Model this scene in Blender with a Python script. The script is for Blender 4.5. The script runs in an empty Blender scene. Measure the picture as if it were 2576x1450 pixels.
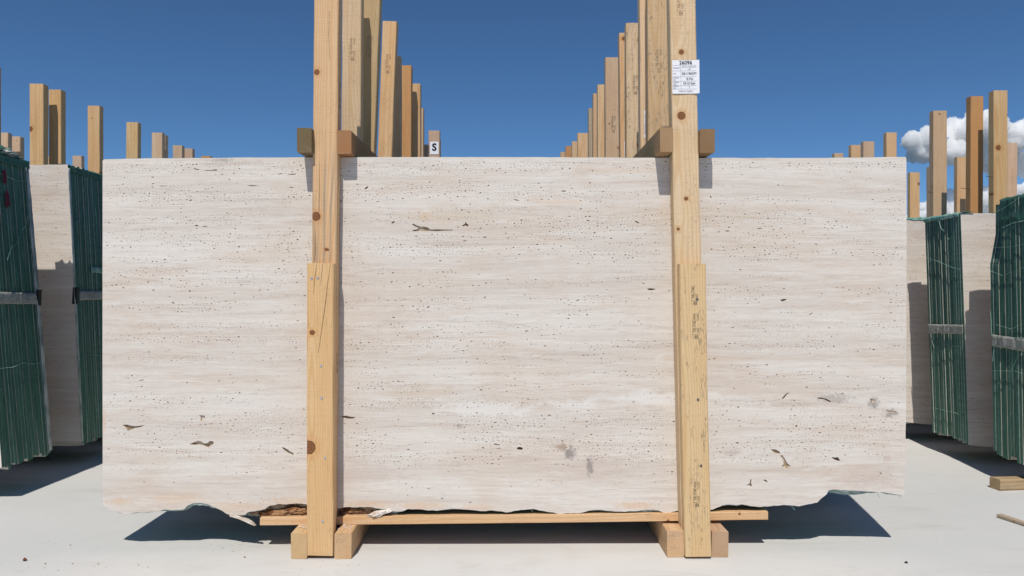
import bpy, math, random
from mathutils import Vector, noise as mnoise, Quaternion
from mathutils.geometry import delaunay_2d_cdt

random.seed(26096)
scene = bpy.context.scene
COL = scene.collection
R = math.radians

# ------------------------------------------------------------------ camera
EYE = 0.907
FPX = 1885.0           # focal length measured on a 2576 px wide view of the yard
cam_data = bpy.data.cameras.new("camera")
cam_data.sensor_width = 36.0
cam_data.lens = 36.0 * FPX / 2576.0
cam_data.clip_start = 0.05
cam_data.clip_end = 20000.0
cam = bpy.data.objects.new("camera", cam_data)
cam.location = (0, 0, EYE)
cam.rotation_euler = (R(90), 0, 0)
COL.objects.link(cam)
scene.camera = cam

# ------------------------------------------------------------------ sky and sun
SUN_EL, SUN_AZ = 55.5, 9.0      # high sun behind the camera, a little to the left
world = bpy.data.worlds.new("World")
scene.world = world
world.use_nodes = True
wn = world.node_tree
wn.nodes.clear()
w_out = wn.nodes.new("ShaderNodeOutputWorld")
w_bg = wn.nodes.new("ShaderNodeBackground")
w_sky = wn.nodes.new("ShaderNodeTexSky")
w_sky.sky_type = 'NISHITA'
w_sky.sun_disc = False
w_sky.sun_elevation = R(SUN_EL)
w_sky.sun_rotation = R(180 + SUN_AZ)
w_sky.altitude = 0
w_sky.air_density = 0.62
w_sky.dust_density = 0.05
w_sky.ozone_density = 10.0
w_bg.inputs["Strength"].default_value = 0.092
w_tint = wn.nodes.new("ShaderNodeMix")
w_tint.data_type = 'RGBA'
w_tint.blend_type = 'MULTIPLY'
w_tint.inputs[0].default_value = 1.0
w_tint.inputs[7].default_value = (0.90, 1.04, 1.0, 1.0)      # clear dry air, a touch less violet than the model
wn.links.new(w_sky.outputs[0], w_tint.inputs[6])
wn.links.new(w_tint.outputs[2], w_bg.inputs[0])
wn.links.new(w_bg.outputs[0], w_out.inputs[0])

sun_data = bpy.data.lights.new("sun", 'SUN')
sun_data.energy = 3.92
sun_data.angle = R(0.5)
sun_data.color = (1.0, 0.945, 0.855)
sun = bpy.data.objects.new("sun", sun_data)
d = Vector((math.sin(R(SUN_AZ)) * math.cos(R(SUN_EL)), math.cos(R(SUN_AZ)) * math.cos(R(SUN_EL)), -math.sin(R(SUN_EL))))
sun.rotation_euler = d.to_track_quat('-Z', 'Y').to_euler()
sun.location = (-3, -6, 12)
COL.objects.link(sun)

scene.view_settings.view_transform = 'Standard'
scene.view_settings.look = 'None'
scene.view_settings.gamma = 1.0
scene.view_settings.exposure = 0.0
scene.view_settings.use_curve_mapping = False
scene.render.engine = 'CYCLES'
scene.cycles.use_denoising = True
scene.cycles.max_bounces = 8
scene.cycles.diffuse_bounces = 5
scene.cycles.volume_bounces = 28
scene.cycles.max_bounces = 28

# ------------------------------------------------------------------ node helpers
def setin(nt, n, key, v):
    s = n.inputs[key]
    if isinstance(v, bpy.types.NodeSocket):
        nt.links.new(v, s)
    else:
        if isinstance(v, (tuple, list)) and s.type == 'RGBA' and len(v) == 3:
            v = tuple(v) + (1.0,)
        s.default_value = v

def node(nt, t, props=None, ins=None):
    n = nt.nodes.new(t)
    for k, v in (props or {}).items():
        setattr(n, k, v)
    for k, v in (ins or {}).items():
        setin(nt, n, k, v)
    return n

def M(nt, op, a, b=0.0, c=0.0, clamp=False):
    n = node(nt, "ShaderNodeMath", {"operation": op, "use_clamp": clamp}, {0: a, 1: b, 2: c})
    return n.outputs[0]

def VM(nt, op, a, b=(0, 0, 0)):
    n = node(nt, "ShaderNodeVectorMath", {"operation": op}, {0: a, 1: b})
    return n.outputs[0]

def XYZ(nt, x=0.0, y=0.0, z=0.0):
    return node(nt, "ShaderNodeCombineXYZ", None, {0: x, 1: y, 2: z}).outputs[0]

def noise(nt, vec, scale=1.0, detail=2.0, rough=0.5, dist=0.0):
    return node(nt, "ShaderNodeTexNoise", {"noise_dimensions": '3D'},
                {"Vector": vec, "Scale": scale, "Detail": detail, "Roughness": rough, "Distortion": dist}).outputs["Fac"]

def mix(nt, fac, a, b, blend='MIX'):
    n = nt.nodes.new("ShaderNodeMix")
    n.data_type = 'RGBA'
    n.blend_type = blend
    n.clamp_factor = True
    setin(nt, n, 0, fac)
    setin(nt, n, 6, a)
    setin(nt, n, 7, b)
    return n.outputs[2]

def step(nt, v, lo, hi):
    n = node(nt, "ShaderNodeMapRange", {"interpolation_type": 'SMOOTHSTEP', "clamp": True},
             {0: v, 1: lo, 2: hi, 3: 0.0, 4: 1.0})
    return n.outputs[0]

def new_mat(name, rough=0.8, spec=0.3):
    m = bpy.data.materials.new(name)
    m.use_nodes = True
    nt = m.node_tree
    b = nt.nodes["Principled BSDF"]
    b.inputs["Roughness"].default_value = rough
    b.inputs["Specular IOR Level"].default_value = spec
    return m, nt, b

def bump(nt, b, h, strength, dist):
    n = node(nt, "ShaderNodeBump", None, {"Strength": strength, "Distance": dist, "Height": h})
    nt.links.new(n.outputs[0], b.inputs["Normal"])

def objco(nt):
    co = nt.nodes.new("ShaderNodeTexCoord").outputs["Object"]
    info = nt.nodes.new("ShaderNodeObjectInfo")
    return co, info.outputs["Color"], info.outputs["Alpha"]

# ------------------------------------------------------------------ materials
def mat_travertine(name="travertine", stains=()):
    """stains = (x, z, half width, half height, colour, strength, noise scale): local colour of one particular slab"""
    m, nt, b = new_mat(name, 0.78, 0.25)
    co, col, seed = objco(nt)
    off = XYZ(nt, M(nt, 'MULTIPLY', seed, 31.7), 0.0, M(nt, 'MULTIPLY', seed, 17.3))
    p = VM(nt, 'ADD', co, off)
    s = node(nt, "ShaderNodeSeparateXYZ", None, {0: p})
    x, y, z = s.outputs
    w1 = noise(nt, VM(nt, 'MULTIPLY', p, (0.9, 1, 2.2)), 1, 2)
    w2 = noise(nt, VM(nt, 'MULTIPLY', p, (7.0, 3, 14.0)), 1, 3)
    zz = M(nt, 'ADD', z, M(nt, 'MULTIPLY', M(nt, 'SUBTRACT', w1, 0.5), 0.032))
    zz = M(nt, 'ADD', zz, M(nt, 'MULTIPLY', M(nt, 'SUBTRACT', w2, 0.5), 0.012))
    b1 = noise(nt, XYZ(nt, M(nt, 'MULTIPLY', x, 0.5), 0.0, M(nt, 'MULTIPLY', zz, 9.0)), 1, 5, 0.6)
    b2 = noise(nt, XYZ(nt, M(nt, 'MULTIPLY', x, 2.6), 3.0, M(nt, 'MULTIPLY', zz, 40.0)), 1, 6, 0.72, 0.5)
    b3 = noise(nt, XYZ(nt, M(nt, 'MULTIPLY', x, 24.0), 7.0, M(nt, 'MULTIPLY', zz, 190.0)), 1, 5, 0.7, 0.6)
    blot = noise(nt, VM(nt, 'MULTIPLY', p, (1.9, 1, 4.6)), 1, 6, 0.65, 0.7)
    v1 = noise(nt, XYZ(nt, M(nt, 'MULTIPLY', x, 0.9), 21.0, M(nt, 'MULTIPLY', zz, 30.0)), 1, 5, 0.62, 0.3)
    v2 = noise(nt, XYZ(nt, M(nt, 'MULTIPLY', x, 1.3), 27.0, M(nt, 'MULTIPLY', zz, 42.0)), 1, 5, 0.62, 0.3)
    vein_w = step(nt, M(nt, 'ABSOLUTE', M(nt, 'SUBTRACT', v1, 0.5)), 0.030, 0.004)
    vein_d = step(nt, M(nt, 'ABSOLUTE', M(nt, 'SUBTRACT', v2, 0.47)), 0.024, 0.003)
    veil = noise(nt, VM(nt, 'MULTIPLY', p, (5.0, 1, 17.0)), 1, 6, 0.7, 1.2)
    c = mix(nt, step(nt, b1, 0.36, 0.64), (0.605, 0.545, 0.486), (0.678, 0.628, 0.575))
    c = mix(nt, M(nt, 'MULTIPLY', step(nt, blot, 0.46, 0.64), 0.48), c, (0.590, 0.480, 0.390))
    c = mix(nt, M(nt, 'MULTIPLY', step(nt, b2, 0.54, 0.70), 0.55), c, (0.722, 0.678, 0.634))
    c = mix(nt, M(nt, 'MULTIPLY', step(nt, b2, 0.48, 0.34), 0.42), c, (0.485, 0.395, 0.330))
    b4 = noise(nt, XYZ(nt, M(nt, 'MULTIPLY', x, 3.2), 11.0, M(nt, 'MULTIPLY', zz, 85.0)), 1, 6, 0.75, 0.6)
    c = mix(nt, M(nt, 'MULTIPLY', step(nt, b4, 0.46, 0.33), 0.34), c, (0.470, 0.385, 0.325))
    c = mix(nt, M(nt, 'MULTIPLY', step(nt, b4, 0.56, 0.70), 0.40), c, (0.735, 0.695, 0.655))
    c = mix(nt, M(nt, 'MULTIPLY', step(nt, b3, 0.47, 0.30), 0.40), c, (0.430, 0.352, 0.300))
    c = mix(nt, M(nt, 'MULTIPLY', step(nt, veil, 0.58, 0.72), 0.45), c, (0.735, 0.71, 0.68))
    c = mix(nt, M(nt, 'MULTIPLY', vein_w, 0.28), c, (0.765, 0.735, 0.695))
    c = mix(nt, M(nt, 'MULTIPLY', vein_d, 0.24), c, (0.470, 0.390, 0.325))
    if stains:
        sx, sy, sz = node(nt, "ShaderNodeSeparateXYZ", None, {0: co}).outputs
        rag = noise(nt, VM(nt, 'MULTIPLY', co, (16, 16, 34)), 1, 5, 0.7)
        rag2 = noise(nt, VM(nt, 'MULTIPLY', co, (70, 70, 90)), 1, 4, 0.7)
        for (ax, az, hw, hh, cc, st, fine) in stains:
            ex = M(nt, 'DIVIDE', M(nt, 'SUBTRACT', sx, ax), hw)
            ez = M(nt, 'DIVIDE', M(nt, 'SUBTRACT', sz, az), hh)
            dd = M(nt, 'SQRT', M(nt, 'ADD', M(nt, 'MULTIPLY', ex, ex), M(nt, 'MULTIPLY', ez, ez)))
            dd = M(nt, 'ADD', dd, M(nt, 'MULTIPLY', M(nt, 'SUBTRACT', rag2 if fine else rag, 0.5), 2.6))
            c = mix(nt, M(nt, 'MULTIPLY', step(nt, dd, 1.0, 0.25), st), c, cc)
    # very fine pores, denser in some beds
    bed = noise(nt, XYZ(nt, M(nt, 'MULTIPLY', x, 2.2), 5.0, M(nt, 'MULTIPLY', zz, 22.0)), 1, 4, 0.65)
    fp = noise(nt, XYZ(nt, M(nt, 'MULTIPLY', x, 170.0), 0.0, M(nt, 'MULTIPLY', zz, 430.0)), 1, 2, 0.5)
    thr = M(nt, 'SUBTRACT', 0.760, M(nt, 'MULTIPLY', step(nt, bed, 0.40, 0.68), 0.150))
    pore = step(nt, M(nt, 'SUBTRACT', fp, thr), 0.0, 0.035)
    c = mix(nt, M(nt, 'MULTIPLY', pore, 0.80), c, (0.27, 0.20, 0.155))
    nt.links.new(c, b.inputs["Base Color"])
    grain = noise(nt, VM(nt, 'MULTIPLY', p, (240, 240, 420)), 1, 2)
    h = M(nt, 'SUBTRACT', M(nt, 'MULTIPLY', grain, 0.25), M(nt, 'MULTIPLY', pore, 1.0))
    bump(nt, b, h, 0.5, 0.0015)
    return m

def mat_noise(name, ca, cb, scale, rough=0.85, bstr=0.4, bdist=0.003, stretch=(1, 1, 1), spec=0.25, lo=0.35, hi=0.65):
    m, nt, b = new_mat(name, rough, spec)
    co, col, seed = objco(nt)
    p = VM(nt, 'MULTIPLY', co, stretch)
    n = noise(nt, p, scale, 5, 0.6)
    nt.links.new(mix(nt, step(nt, n, lo, hi), ca, cb), b.inputs["Base Color"])
    bump(nt, b, noise(nt, p, scale * 3, 4, 0.6), bstr, bdist)
    return m

def mat_wood(name, knots=None, marks=0.0, stain=None):
    """sawn softwood: growth rings round an off-centre pith, knots, fibre and saw lines.
    Object colour = tone of the clear wood, object alpha = seed."""
    m, nt, b = new_mat(name, 0.74, 0.22)
    co, tone, seed = objco(nt)
    sp = node(nt, "ShaderNodeSeparateXYZ", None, {0: co})
    x, y, z = sp.outputs
    sd = M(nt, 'MULTIPLY', seed, 53.0)
    offs = XYZ(nt, sd, M(nt, 'MULTIPLY', sd, 1.7), M(nt, 'MULTIPLY', sd, 2.3))
    p = VM(nt, 'ADD', co, offs)
    # pith position differs from piece to piece and wanders along the length
    cx = M(nt, 'MULTIPLY', M(nt, 'SINE', M(nt, 'MULTIPLY', sd, 3.1)), 0.055)
    cy = M(nt, 'ADD', 0.035, M(nt, 'MULTIPLY', M(nt, 'SINE', M(nt, 'MULTIPLY', sd, 7.7)), 0.045))
    cx = M(nt, 'ADD', cx, M(nt, 'MULTIPLY', z, M(nt, 'MULTIPLY', M(nt, 'SINE', M(nt, 'MULTIPLY', sd, 5.3)), 0.03)))
    warp = noise(nt, VM(nt, 'MULTIPLY', p, (9, 9, 1.3)), 1, 2)
    dx = M(nt, 'SUBTRACT', x, cx)
    dy = M(nt, 'SUBTRACT', y, cy)
    r = M(nt, 'SQRT', M(nt, 'ADD', M(nt, 'MULTIPLY', dx, dx), M(nt, 'MULTIPLY', dy, dy)))
    r = M(nt, 'ADD', r, M(nt, 'MULTIPLY', M(nt, 'SUBTRACT', warp, 0.5), 0.035))
    kd = None      # distance to nearest knot in metres / its radius
    if knots is not None:
        for (kx, kz, kr) in knots:
            ex = M(nt, 'SUBTRACT', x, kx)
            ez = M(nt, 'SUBTRACT', z, kz)
            dd = M(nt, 'DIVIDE', M(nt, 'SQRT', M(nt, 'ADD', M(nt, 'MULTIPLY', ex, ex), M(nt, 'MULTIPLY', ez, ez))), kr)
            kd = dd if kd is None else M(nt, 'MINIMUM', kd, dd)
    else:
        px = node(nt, "ShaderNodeSeparateXYZ", None, {0: p})
        v = node(nt, "ShaderNodeTexVoronoi", {"voronoi_dimensions": '2D', "feature": 'F1'},
                 {"Vector": XYZ(nt, px.outputs[0], px.outputs[2], 0.0), "Scale": 3.2, "Randomness": 1.0})
        rnd = node(nt, "ShaderNodeSeparateColor", None, {0: v.outputs["Color"]}).outputs[0]
        rad = M(nt, 'ADD', 0.004, M(nt, 'MULTIPLY', step(nt, rnd, 0.45, 1.0), 0.012))
        kd = M(nt, 'DIVIDE', M(nt, 'DIVIDE', v.outputs["Distance"], 3.2), rad)
    kdn = M(nt, 'ADD', kd, M(nt, 'MULTIPLY', M(nt, 'SUBTRACT', noise(nt, VM(nt, 'MULTIPLY', p, (120, 120, 90)), 1, 2), 0.5), 0.35))
    swirl = M(nt, 'DIVIDE', 0.016, M(nt, 'ADD', 1.0, M(nt, 'MULTIPLY', kd, kd)))
    r = M(nt, 'ADD', r, swirl)
    ring = M(nt, 'SINE', M(nt, 'MULTIPLY', r, 2 * math.pi / 0.0072))
    ring = step(nt, ring, -0.2, 1.0)
    fibre = noise(nt, VM(nt, 'MULTIPLY', p, (330, 330, 5)), 1, 3, 0.6)
    blot = noise(nt, VM(nt, 'MULTIPLY', p, (16, 16, 2.2)), 1, 3, 0.6)
    light = mix(nt, M(nt, 'MULTIPLY', step(nt, blot, 0.4, 0.7), 0.45), tone, mix(nt, 1.0, tone, (0.90, 0.78, 0.62), 'MULTIPLY'))
    dark = mix(nt, 1.0, tone, (0.82, 0.66, 0.47), 'MULTIPLY')
    c = mix(nt, M(nt, 'MULTIPLY', ring, 0.44), light, dark)
    c = mix(nt, M(nt, 'MULTIPLY', step(nt, fibre, 0.5, 0.75), 0.28), c, mix(nt, 1.0, tone, (0.66, 0.52, 0.40), 'MULTIPLY'))
    # saw lines across the grain
    saw = noise(nt, VM(nt, 'MULTIPLY', p, (7, 7, 230)), 1, 2, 0.6)
    c = mix(nt, M(nt, 'MULTIPLY', step(nt, saw, 0.55, 0.8), 0.16), c, mix(nt, 1.0, tone, (0.6, 0.5, 0.42), 'MULTIPLY'))
    # weather grey and dirt specks
    if marks > 0:
        dirt = noise(nt, VM(nt, 'MULTIPLY', p, (30, 30, 8)), 1, 5, 0.72)
        speck = noise(nt, VM(nt, 'MULTIPLY', p, (260, 260, 75)), 1, 3, 0.6)
        fac = M(nt, 'MULTIPLY', M(nt, 'MULTIPLY', step(nt, dirt, 0.48, 0.62), step(nt, speck, 0.50, 0.62)), marks)
        c = mix(nt, fac, c, (0.17, 0.135, 0.105))
        soil = noise(nt, VM(nt, 'MULTIPLY', p, (22, 22, 5)), 1, 5, 0.7)
        c = mix(nt, M(nt, 'MULTIPLY', step(nt, soil, 0.56, 0.72), marks * 0.45), c, (0.30, 0.235, 0.175))
    if stain:      # blue-grey sap stain in streaks between two heights
        sn = noise(nt, VM(nt, 'MULTIPLY', p, (85, 85, 1.6)), 1, 3, 0.6)
        zone = M(nt, 'MULTIPLY', step(nt, z, stain[0], stain[0] + 0.12), step(nt, z, stain[1], stain[1] - 0.25))
        c = mix(nt, M(nt, 'MULTIPLY', M(nt, 'MULTIPLY', step(nt, sn, 0.47, 0.62), zone), 0.7), c, (0.25, 0.215, 0.175))
    halo = step(nt, kdn, 2.6, 0.8)
    c = mix(nt, M(nt, 'MULTIPLY', halo, 0.45), c, mix(nt, 1.0, tone, (0.80, 0.52, 0.30), 'MULTIPLY'))
    core = step(nt, kdn, 1.06, 0.86)
    kr2 = M(nt, 'SINE', M(nt, 'MULTIPLY', kdn, 16.0))
    kc = mix(nt, step(nt, kr2, -0.6, 1.0), (0.25, 0.105, 0.042), (0.16, 0.062, 0.026))
    rim = M(nt, 'MULTIPLY', step(nt, kdn, 0.72, 0.92), step(nt, kdn, 1.12, 0.96))
    c = mix(nt, core, c, kc)
    c = mix(nt, M(nt, 'MULTIPLY', rim, 0.6), c, (0.07, 0.032, 0.016))
    nt.links.new(c, b.inputs["Base Color"])
    h = M(nt, 'ADD', M(nt, 'MULTIPLY', saw, 0.7), M(nt, 'MULTIPLY', fibre, 0.5))
    h = M(nt, 'SUBTRACT', h, M(nt, 'MULTIPLY', ring, 0.12))
    bump(nt, b, h, 0.55, 0.0018)
    return m

def mat_net():
    m, nt, b = new_mat("green_net", 0.62, 0.25)
    co, tone, seed = objco(nt)
    p = VM(nt, 'ADD', co, XYZ(nt, 0.0, M(nt, 'MULTIPLY', seed, 9.0), M(nt, 'MULTIPLY', seed, 5.0)))
    s = node(nt, "ShaderNodeSeparateXYZ", None, {0: co})
    big = noise(nt, VM(nt, 'MULTIPLY', p, (9, 26, 3.2)), 1, 5, 0.62)
    weave = M(nt, 'SINE', M(nt, 'MULTIPLY', M(nt, 'ADD', s.outputs[2], M(nt, 'MULTIPLY', big, 0.012)), 2 * math.pi / 0.0085))
    thread = noise(nt, VM(nt, 'MULTIPLY', p, (200, 420, 30)), 1, 3, 0.7)
    c = mix(nt, step(nt, big, 0.36, 0.68), (0.028, 0.098, 0.072), (0.056, 0.165, 0.124))
    c = mix(nt, M(nt, 'MULTIPLY', step(nt, weave, 0.2, 0.95), 0.30), c, (0.085, 0.235, 0.190))
    c = mix(nt, M(nt, 'MULTIPLY', step(nt, thread, 0.58, 0.74), 0.35), c, (0.13, 0.30, 0.245))
    streak = noise(nt, VM(nt, 'MULTIPLY', p, (40, 520, 2.2)), 1, 4, 0.7)
    c = mix(nt, M(nt, 'MULTIPLY', step(nt, streak, 0.60, 0.74), 0.50), c, (0.20, 0.36, 0.29))
    dust = noise(nt, VM(nt, 'MULTIPLY', p, (12, 12, 7)), 1, 6, 0.7)
    c = mix(nt, M(nt, 'MULTIPLY', step(nt, dust, 0.46, 0.72), 0.50), c, (0.15, 0.225, 0.188))
    nt.links.new(c, b.inputs["Base Color"])
    h = M(nt, 'ADD', M(nt, 'MULTIPLY', weave, 0.35), M(nt, 'MULTIPLY', thread, 0.6))
    bump(nt, b, h, 0.55, 0.0016)
    return m

def mat_ground():
    m, nt, b = new_mat("concrete", 0.82, 0.25)
    co, tone, seed = objco(nt)
    n1 = noise(nt, co, 0.55, 5, 0.6)
    n2 = noise(nt, VM(nt, 'MULTIPLY', co, (1.6, 5.0, 1)), 1, 6, 0.65, 0.8)
    n3 = noise(nt, co, 55, 4, 0.7)
    n4 = noise(nt, VM(nt, 'MULTIPLY', co, (9.0, 34.0, 1)), 1, 4, 0.7, 0.4)
    c = mix(nt, step(nt, n1, 0.32, 0.68), (0.545, 0.548, 0.540), (0.615, 0.605, 0.585))
    c = mix(nt, M(nt, 'MULTIPLY', step(nt, n2, 0.52, 0.72), 0.50), c, (0.475, 0.452, 0.415))
    c = mix(nt, M(nt, 'MULTIPLY', step(nt, n4, 0.60, 0.76), 0.40), c, (0.40, 0.375, 0.34))
    c = mix(nt, M(nt, 'MULTIPLY', step(nt, n3, 0.66, 0.80), 0.28), c, (0.36, 0.345, 0.32))
    nt.links.new(c, b.inputs["Base Color"])
    bump(nt, b, M(nt, 'ADD', n3, M(nt, 'MULTIPLY', n4, 0.8)), 0.25, 0.0025)
    return m

def mat_plain(name, c, rough=0.6, spec=0.3, metal=0.0):
    m, nt, b = new_mat(name, rough, spec)
    b.inputs["Base Color"].default_value = (c[0], c[1], c[2], 1)
    b.inputs["Metallic"].default_value = metal
    return m

TRAV = mat_travertine()
PIT = mat_noise("travertine_cavity", (0.30, 0.205, 0.135), (0.50, 0.39, 0.29), 60, 0.9, 0.6, 0.003)
CAVITY = mat_noise("large_cavity", (0.34, 0.245, 0.16), (0.62, 0.53, 0.43), 40, 0.9, 0.8, 0.004, lo=0.40, hi=0.60)
RUBBLE = mat_noise("broken_travertine", (0.15, 0.058, 0.022), (0.38, 0.215, 0.11), 26, 0.92, 0.8, 0.006, lo=0.42, hi=0.60)
CHUNK = mat_noise("pale_broken_stone", (0.58, 0.47, 0.38), (0.74, 0.69, 0.63), 40, 0.92, 0.8, 0.005)
WOOD = mat_wood("sawn_pine", None, 0.3)
WOOD_D = mat_wood("sawn_pine_dirty", None, 0.75)
NET = mat_net()
EDGE = mat_noise("resin_edge", (0.17, 0.30, 0.255), (0.42, 0.54, 0.48), 45, 0.5, 0.3, 0.002)
FOLD = mat_noise("pale_net_fold", (0.10, 0.30, 0.235), (0.32, 0.50, 0.43), 30, 0.45, 0.3, 0.002)
CLEAR = mat_noise("dusty_plastic_film", (0.20, 0.26, 0.245), (0.52, 0.55, 0.53), 22, 0.35, 0.5, 0.004, stretch=(1, 1, 0.4))
STRAP = mat_noise("grey_band", (0.27, 0.285, 0.26), (0.45, 0.455, 0.42), 30, 0.5, 0.8, 0.004, stretch=(1, 1.5, 4))
BLACK = mat_plain("black_plastic", (0.012, 0.012, 0.014), 0.45)
INK = mat_plain("stamp_ink", (0.19, 0.145, 0.105), 0.9, 0.1)
INKF = mat_plain("faded_stamp_ink", (0.36, 0.265, 0.18), 0.9, 0.1)
PRINT = mat_plain("printed_black", (0.012, 0.012, 0.025), 0.8, 0.1)
PAPER = mat_plain("label_paper", (0.78, 0.78, 0.82), 0.75, 0.2)
STEEL = mat_plain("bright_nail", (0.62, 0.62, 0.64), 0.32, 0.5, 0.9)
RUST = mat_plain("rusty_nail", (0.13, 0.05, 0.025), 0.8, 0.2)
REDP = mat_noise("red_spray_paint", (0.16, 0.008, 0.03), (0.10, 0.03, 0.04), 60, 0.7)
CRACK = mat_plain("wood_crack", (0.10, 0.06, 0.035), 0.95, 0.05)
GROUND = mat_ground()

# ------------------------------------------------------------------ object helpers
def link(o, parent=None):
    COL.objects.link(o)
    if parent is not None:
        o.parent = parent
    return o

def mesh(name, verts, faces, mats, midx=None, smooth=False):
    me = bpy.data.meshes.new(name)
    me.from_pydata([tuple(v) for v in verts], [], faces)
    for m in (mats if isinstance(mats, (list, tuple)) else [mats]):
        me.materials.append(m)
    if midx is not None:
        me.polygons.foreach_set("material_index", midx)
    if smooth:
        me.polygons.foreach_set("use_smooth", [True] * len(me.polygons))
    me.update()
    return me

def obj(name, me, parent=None, loc=(0, 0, 0), rot=(0, 0, 0), color=None):
    o = bpy.data.objects.new(name, me)
    o.location = loc
    o.rotation_euler = rot
    if color is not None:
        o.color = color
    return link(o, parent)

def empty(name, loc):
    o = bpy.data.objects.new(name, None)
    o.location = loc
    o.empty_display_size = 0.1
    return link(o)

def tag(o, label, cat=None, group=None, kind=None):
    if label:
        o["label"] = label
    if cat:
        o["category"] = cat
    if group:
        o["group"] = group
    if kind:
        o["kind"] = kind
    return o

def at(px, py, Y):
    """world X and Z of a point seen at (px, py) of the 2576 px view, Y metres away"""
    s = FPX / Y
    return (px - 1288.0) / s, EYE - (py - 725.0) / s

def nz(*a):
    return mnoise.noise(Vector(a))

# ------------------------------------------------------------------ ground
def build_ground():
    S = 600.0
    vs, fs = [], []
    xs = [-S, -60, -15, -6, -3, 0, 3, 6, 15, 60, S]
    ys = [-S, -60, -10, -2, 0, 2, 4, 7, 12, 30, 90, S]
    for yy in ys:
        for xx in xs:
            vs.append((xx, yy, 0.0))
    n = len(xs)
    for j in range(len(ys) - 1):
        for i in range(n - 1):
            a = j * n + i
            fs.append((a, a + 1, a + n + 1, a + n))
    o = obj("ground", mesh("ground", vs, fs, GROUND))
    tag(o, "pale grey concrete yard floor with faint stains", None, None, "structure")
build_ground()

# ------------------------------------------------------------------ lumber
YELLOW = (0.640, 0.432, 0.248)
HONEY = (0.675, 0.452, 0.232)
PALE = (0.595, 0.435, 0.298)
PINK = (0.545, 0.395, 0.290)
ORANGE = (0.53, 0.29, 0.13)
GREY = (0.460, 0.395, 0.318)
CREAM = (0.695, 0.520, 0.328)
TONES = [YELLOW, PALE, PINK, CREAM, PALE, HONEY]
_seed = [0]

def lumber_mesh(w, dpt, L, seed, mat, ch=0.003, jit=0.0011):
    """piece of sawn timber, local z along its length, origin in the middle of its lower end"""
    rng = random.Random(seed)
    n = max(2, int(L / 0.07))
    hw, hd = w / 2, dpt / 2
    sec = [(-hw + ch, -hd), (hw - ch, -hd), (hw, -hd + ch), (hw, hd - ch), (hw - ch, hd), (-hw + ch, hd), (-hw, hd - ch), (-hw, -hd + ch)]
    vs, fs = [], []
    ox = rng.uniform(0, 50)
    for k in range(n + 1):
        t = k / n
        for q, (a, b2) in enumerate(sec):
            z = t * L
            if k in (0, n):
                z += rng.uniform(-1, 1) * 0.0012
            bow = 0.002 * math.sin(t * math.pi) * math.sin(ox)
            vs.append((a + bow + nz(q * 3.1 + ox, z * 9, 0.3) * jit, b2 + nz(q * 3.1 + ox, z * 9, 7.3) * jit, z))
    for k in range(n):
        for q in range(8):
            a = k * 8 + q
            b2 = k * 8 + (q + 1) % 8
            fs.append((a, b2, b2 + 8, a + 8))
    fs.append(tuple(range(7, -1, -1)))
    fs.append(tuple(range(n * 8, n * 8 + 8)))
    return mesh("timber", vs, fs, mat)

def lumber(parent, name, w, dpt, L, loc, rot=(0, 0, 0), tone=None, mat=None, ch=0.003):
    _seed[0] += 1
    rng = random.Random(_seed[0] * 7 + 3)
    if tone is None:
        tone = rng.choice(TONES)
    k = rng.uniform(0.93, 1.06)
    tone = (tone[0] * k, tone[1] * k * rng.uniform(0.97, 1.02), tone[2] * k * rng.uniform(0.93, 1.05))
    o = obj(name, lumber_mesh(w, dpt, L, _seed[0], mat or WOOD, ch), parent, loc, rot, (tone[0], tone[1], tone[2], rng.random()))
    return o

def post(frame, name, edge_px, ytop, Y, w, side, tone=None, lean=0.0, mat=None, thick=0.055, bottom=0.004, yref=397):
    """upright: edge_px = its edge facing the gap between the rows, side=-1 when that is the right edge; front face at depth Y"""
    xe, ztop = at(edge_px, ytop, Y)
    xc = xe + side * w / 2
    L = ztop - bottom
    b = frame.location
    o = lumber(frame, name, w, thick, L, (xc - lean * L - b.x, Y + thick / 2 - b.y, bottom - b.z), (0, math.atan(lean), 0), tone, mat)
    return o

def skid_pair(frame, xc, y0, y1, h=0.086, gap=0.094, w=0.054, z0=0.0, name="skid", tone=None):
    b = frame.location
    out = []
    for s in (-1, 1):
        o = lumber(frame, name, w, h, y1 - y0, (xc + s * (gap / 2 + w / 2) - b.x, y0 - b.y, z0 + h / 2 - b.z + (0.001 if z0 == 0 else 0)),
                   (R(-90), 0, 0), tone)
        out.append(o)
    return out

# ------------------------------------------------------------------ lettering
def text_geo(body, size, bold=0.0):
    cu = bpy.data.curves.new("lettering", 'FONT')
    cu.body = body
    cu.size = size
    cu.resolution_u = 3
    cu.offset = bold
    cu.align_x = 'CENTER'
    cu.align_y = 'CENTER'
    o = bpy.data.objects.new("lettering", cu)
    COL.objects.link(o)
    dg = bpy.context.evaluated_depsgraph_get()
    me = bpy.data.meshes.new_from_object(o.evaluated_get(dg))
    vs = [(v.co.x, v.co.y) for v in me.vertices]
    fs = [tuple(p.vertices) for p in me.polygons]
    bpy.data.objects.remove(o)
    bpy.data.curves.remove(cu)
    bpy.data.meshes.remove(me)
    return vs, fs

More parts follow.
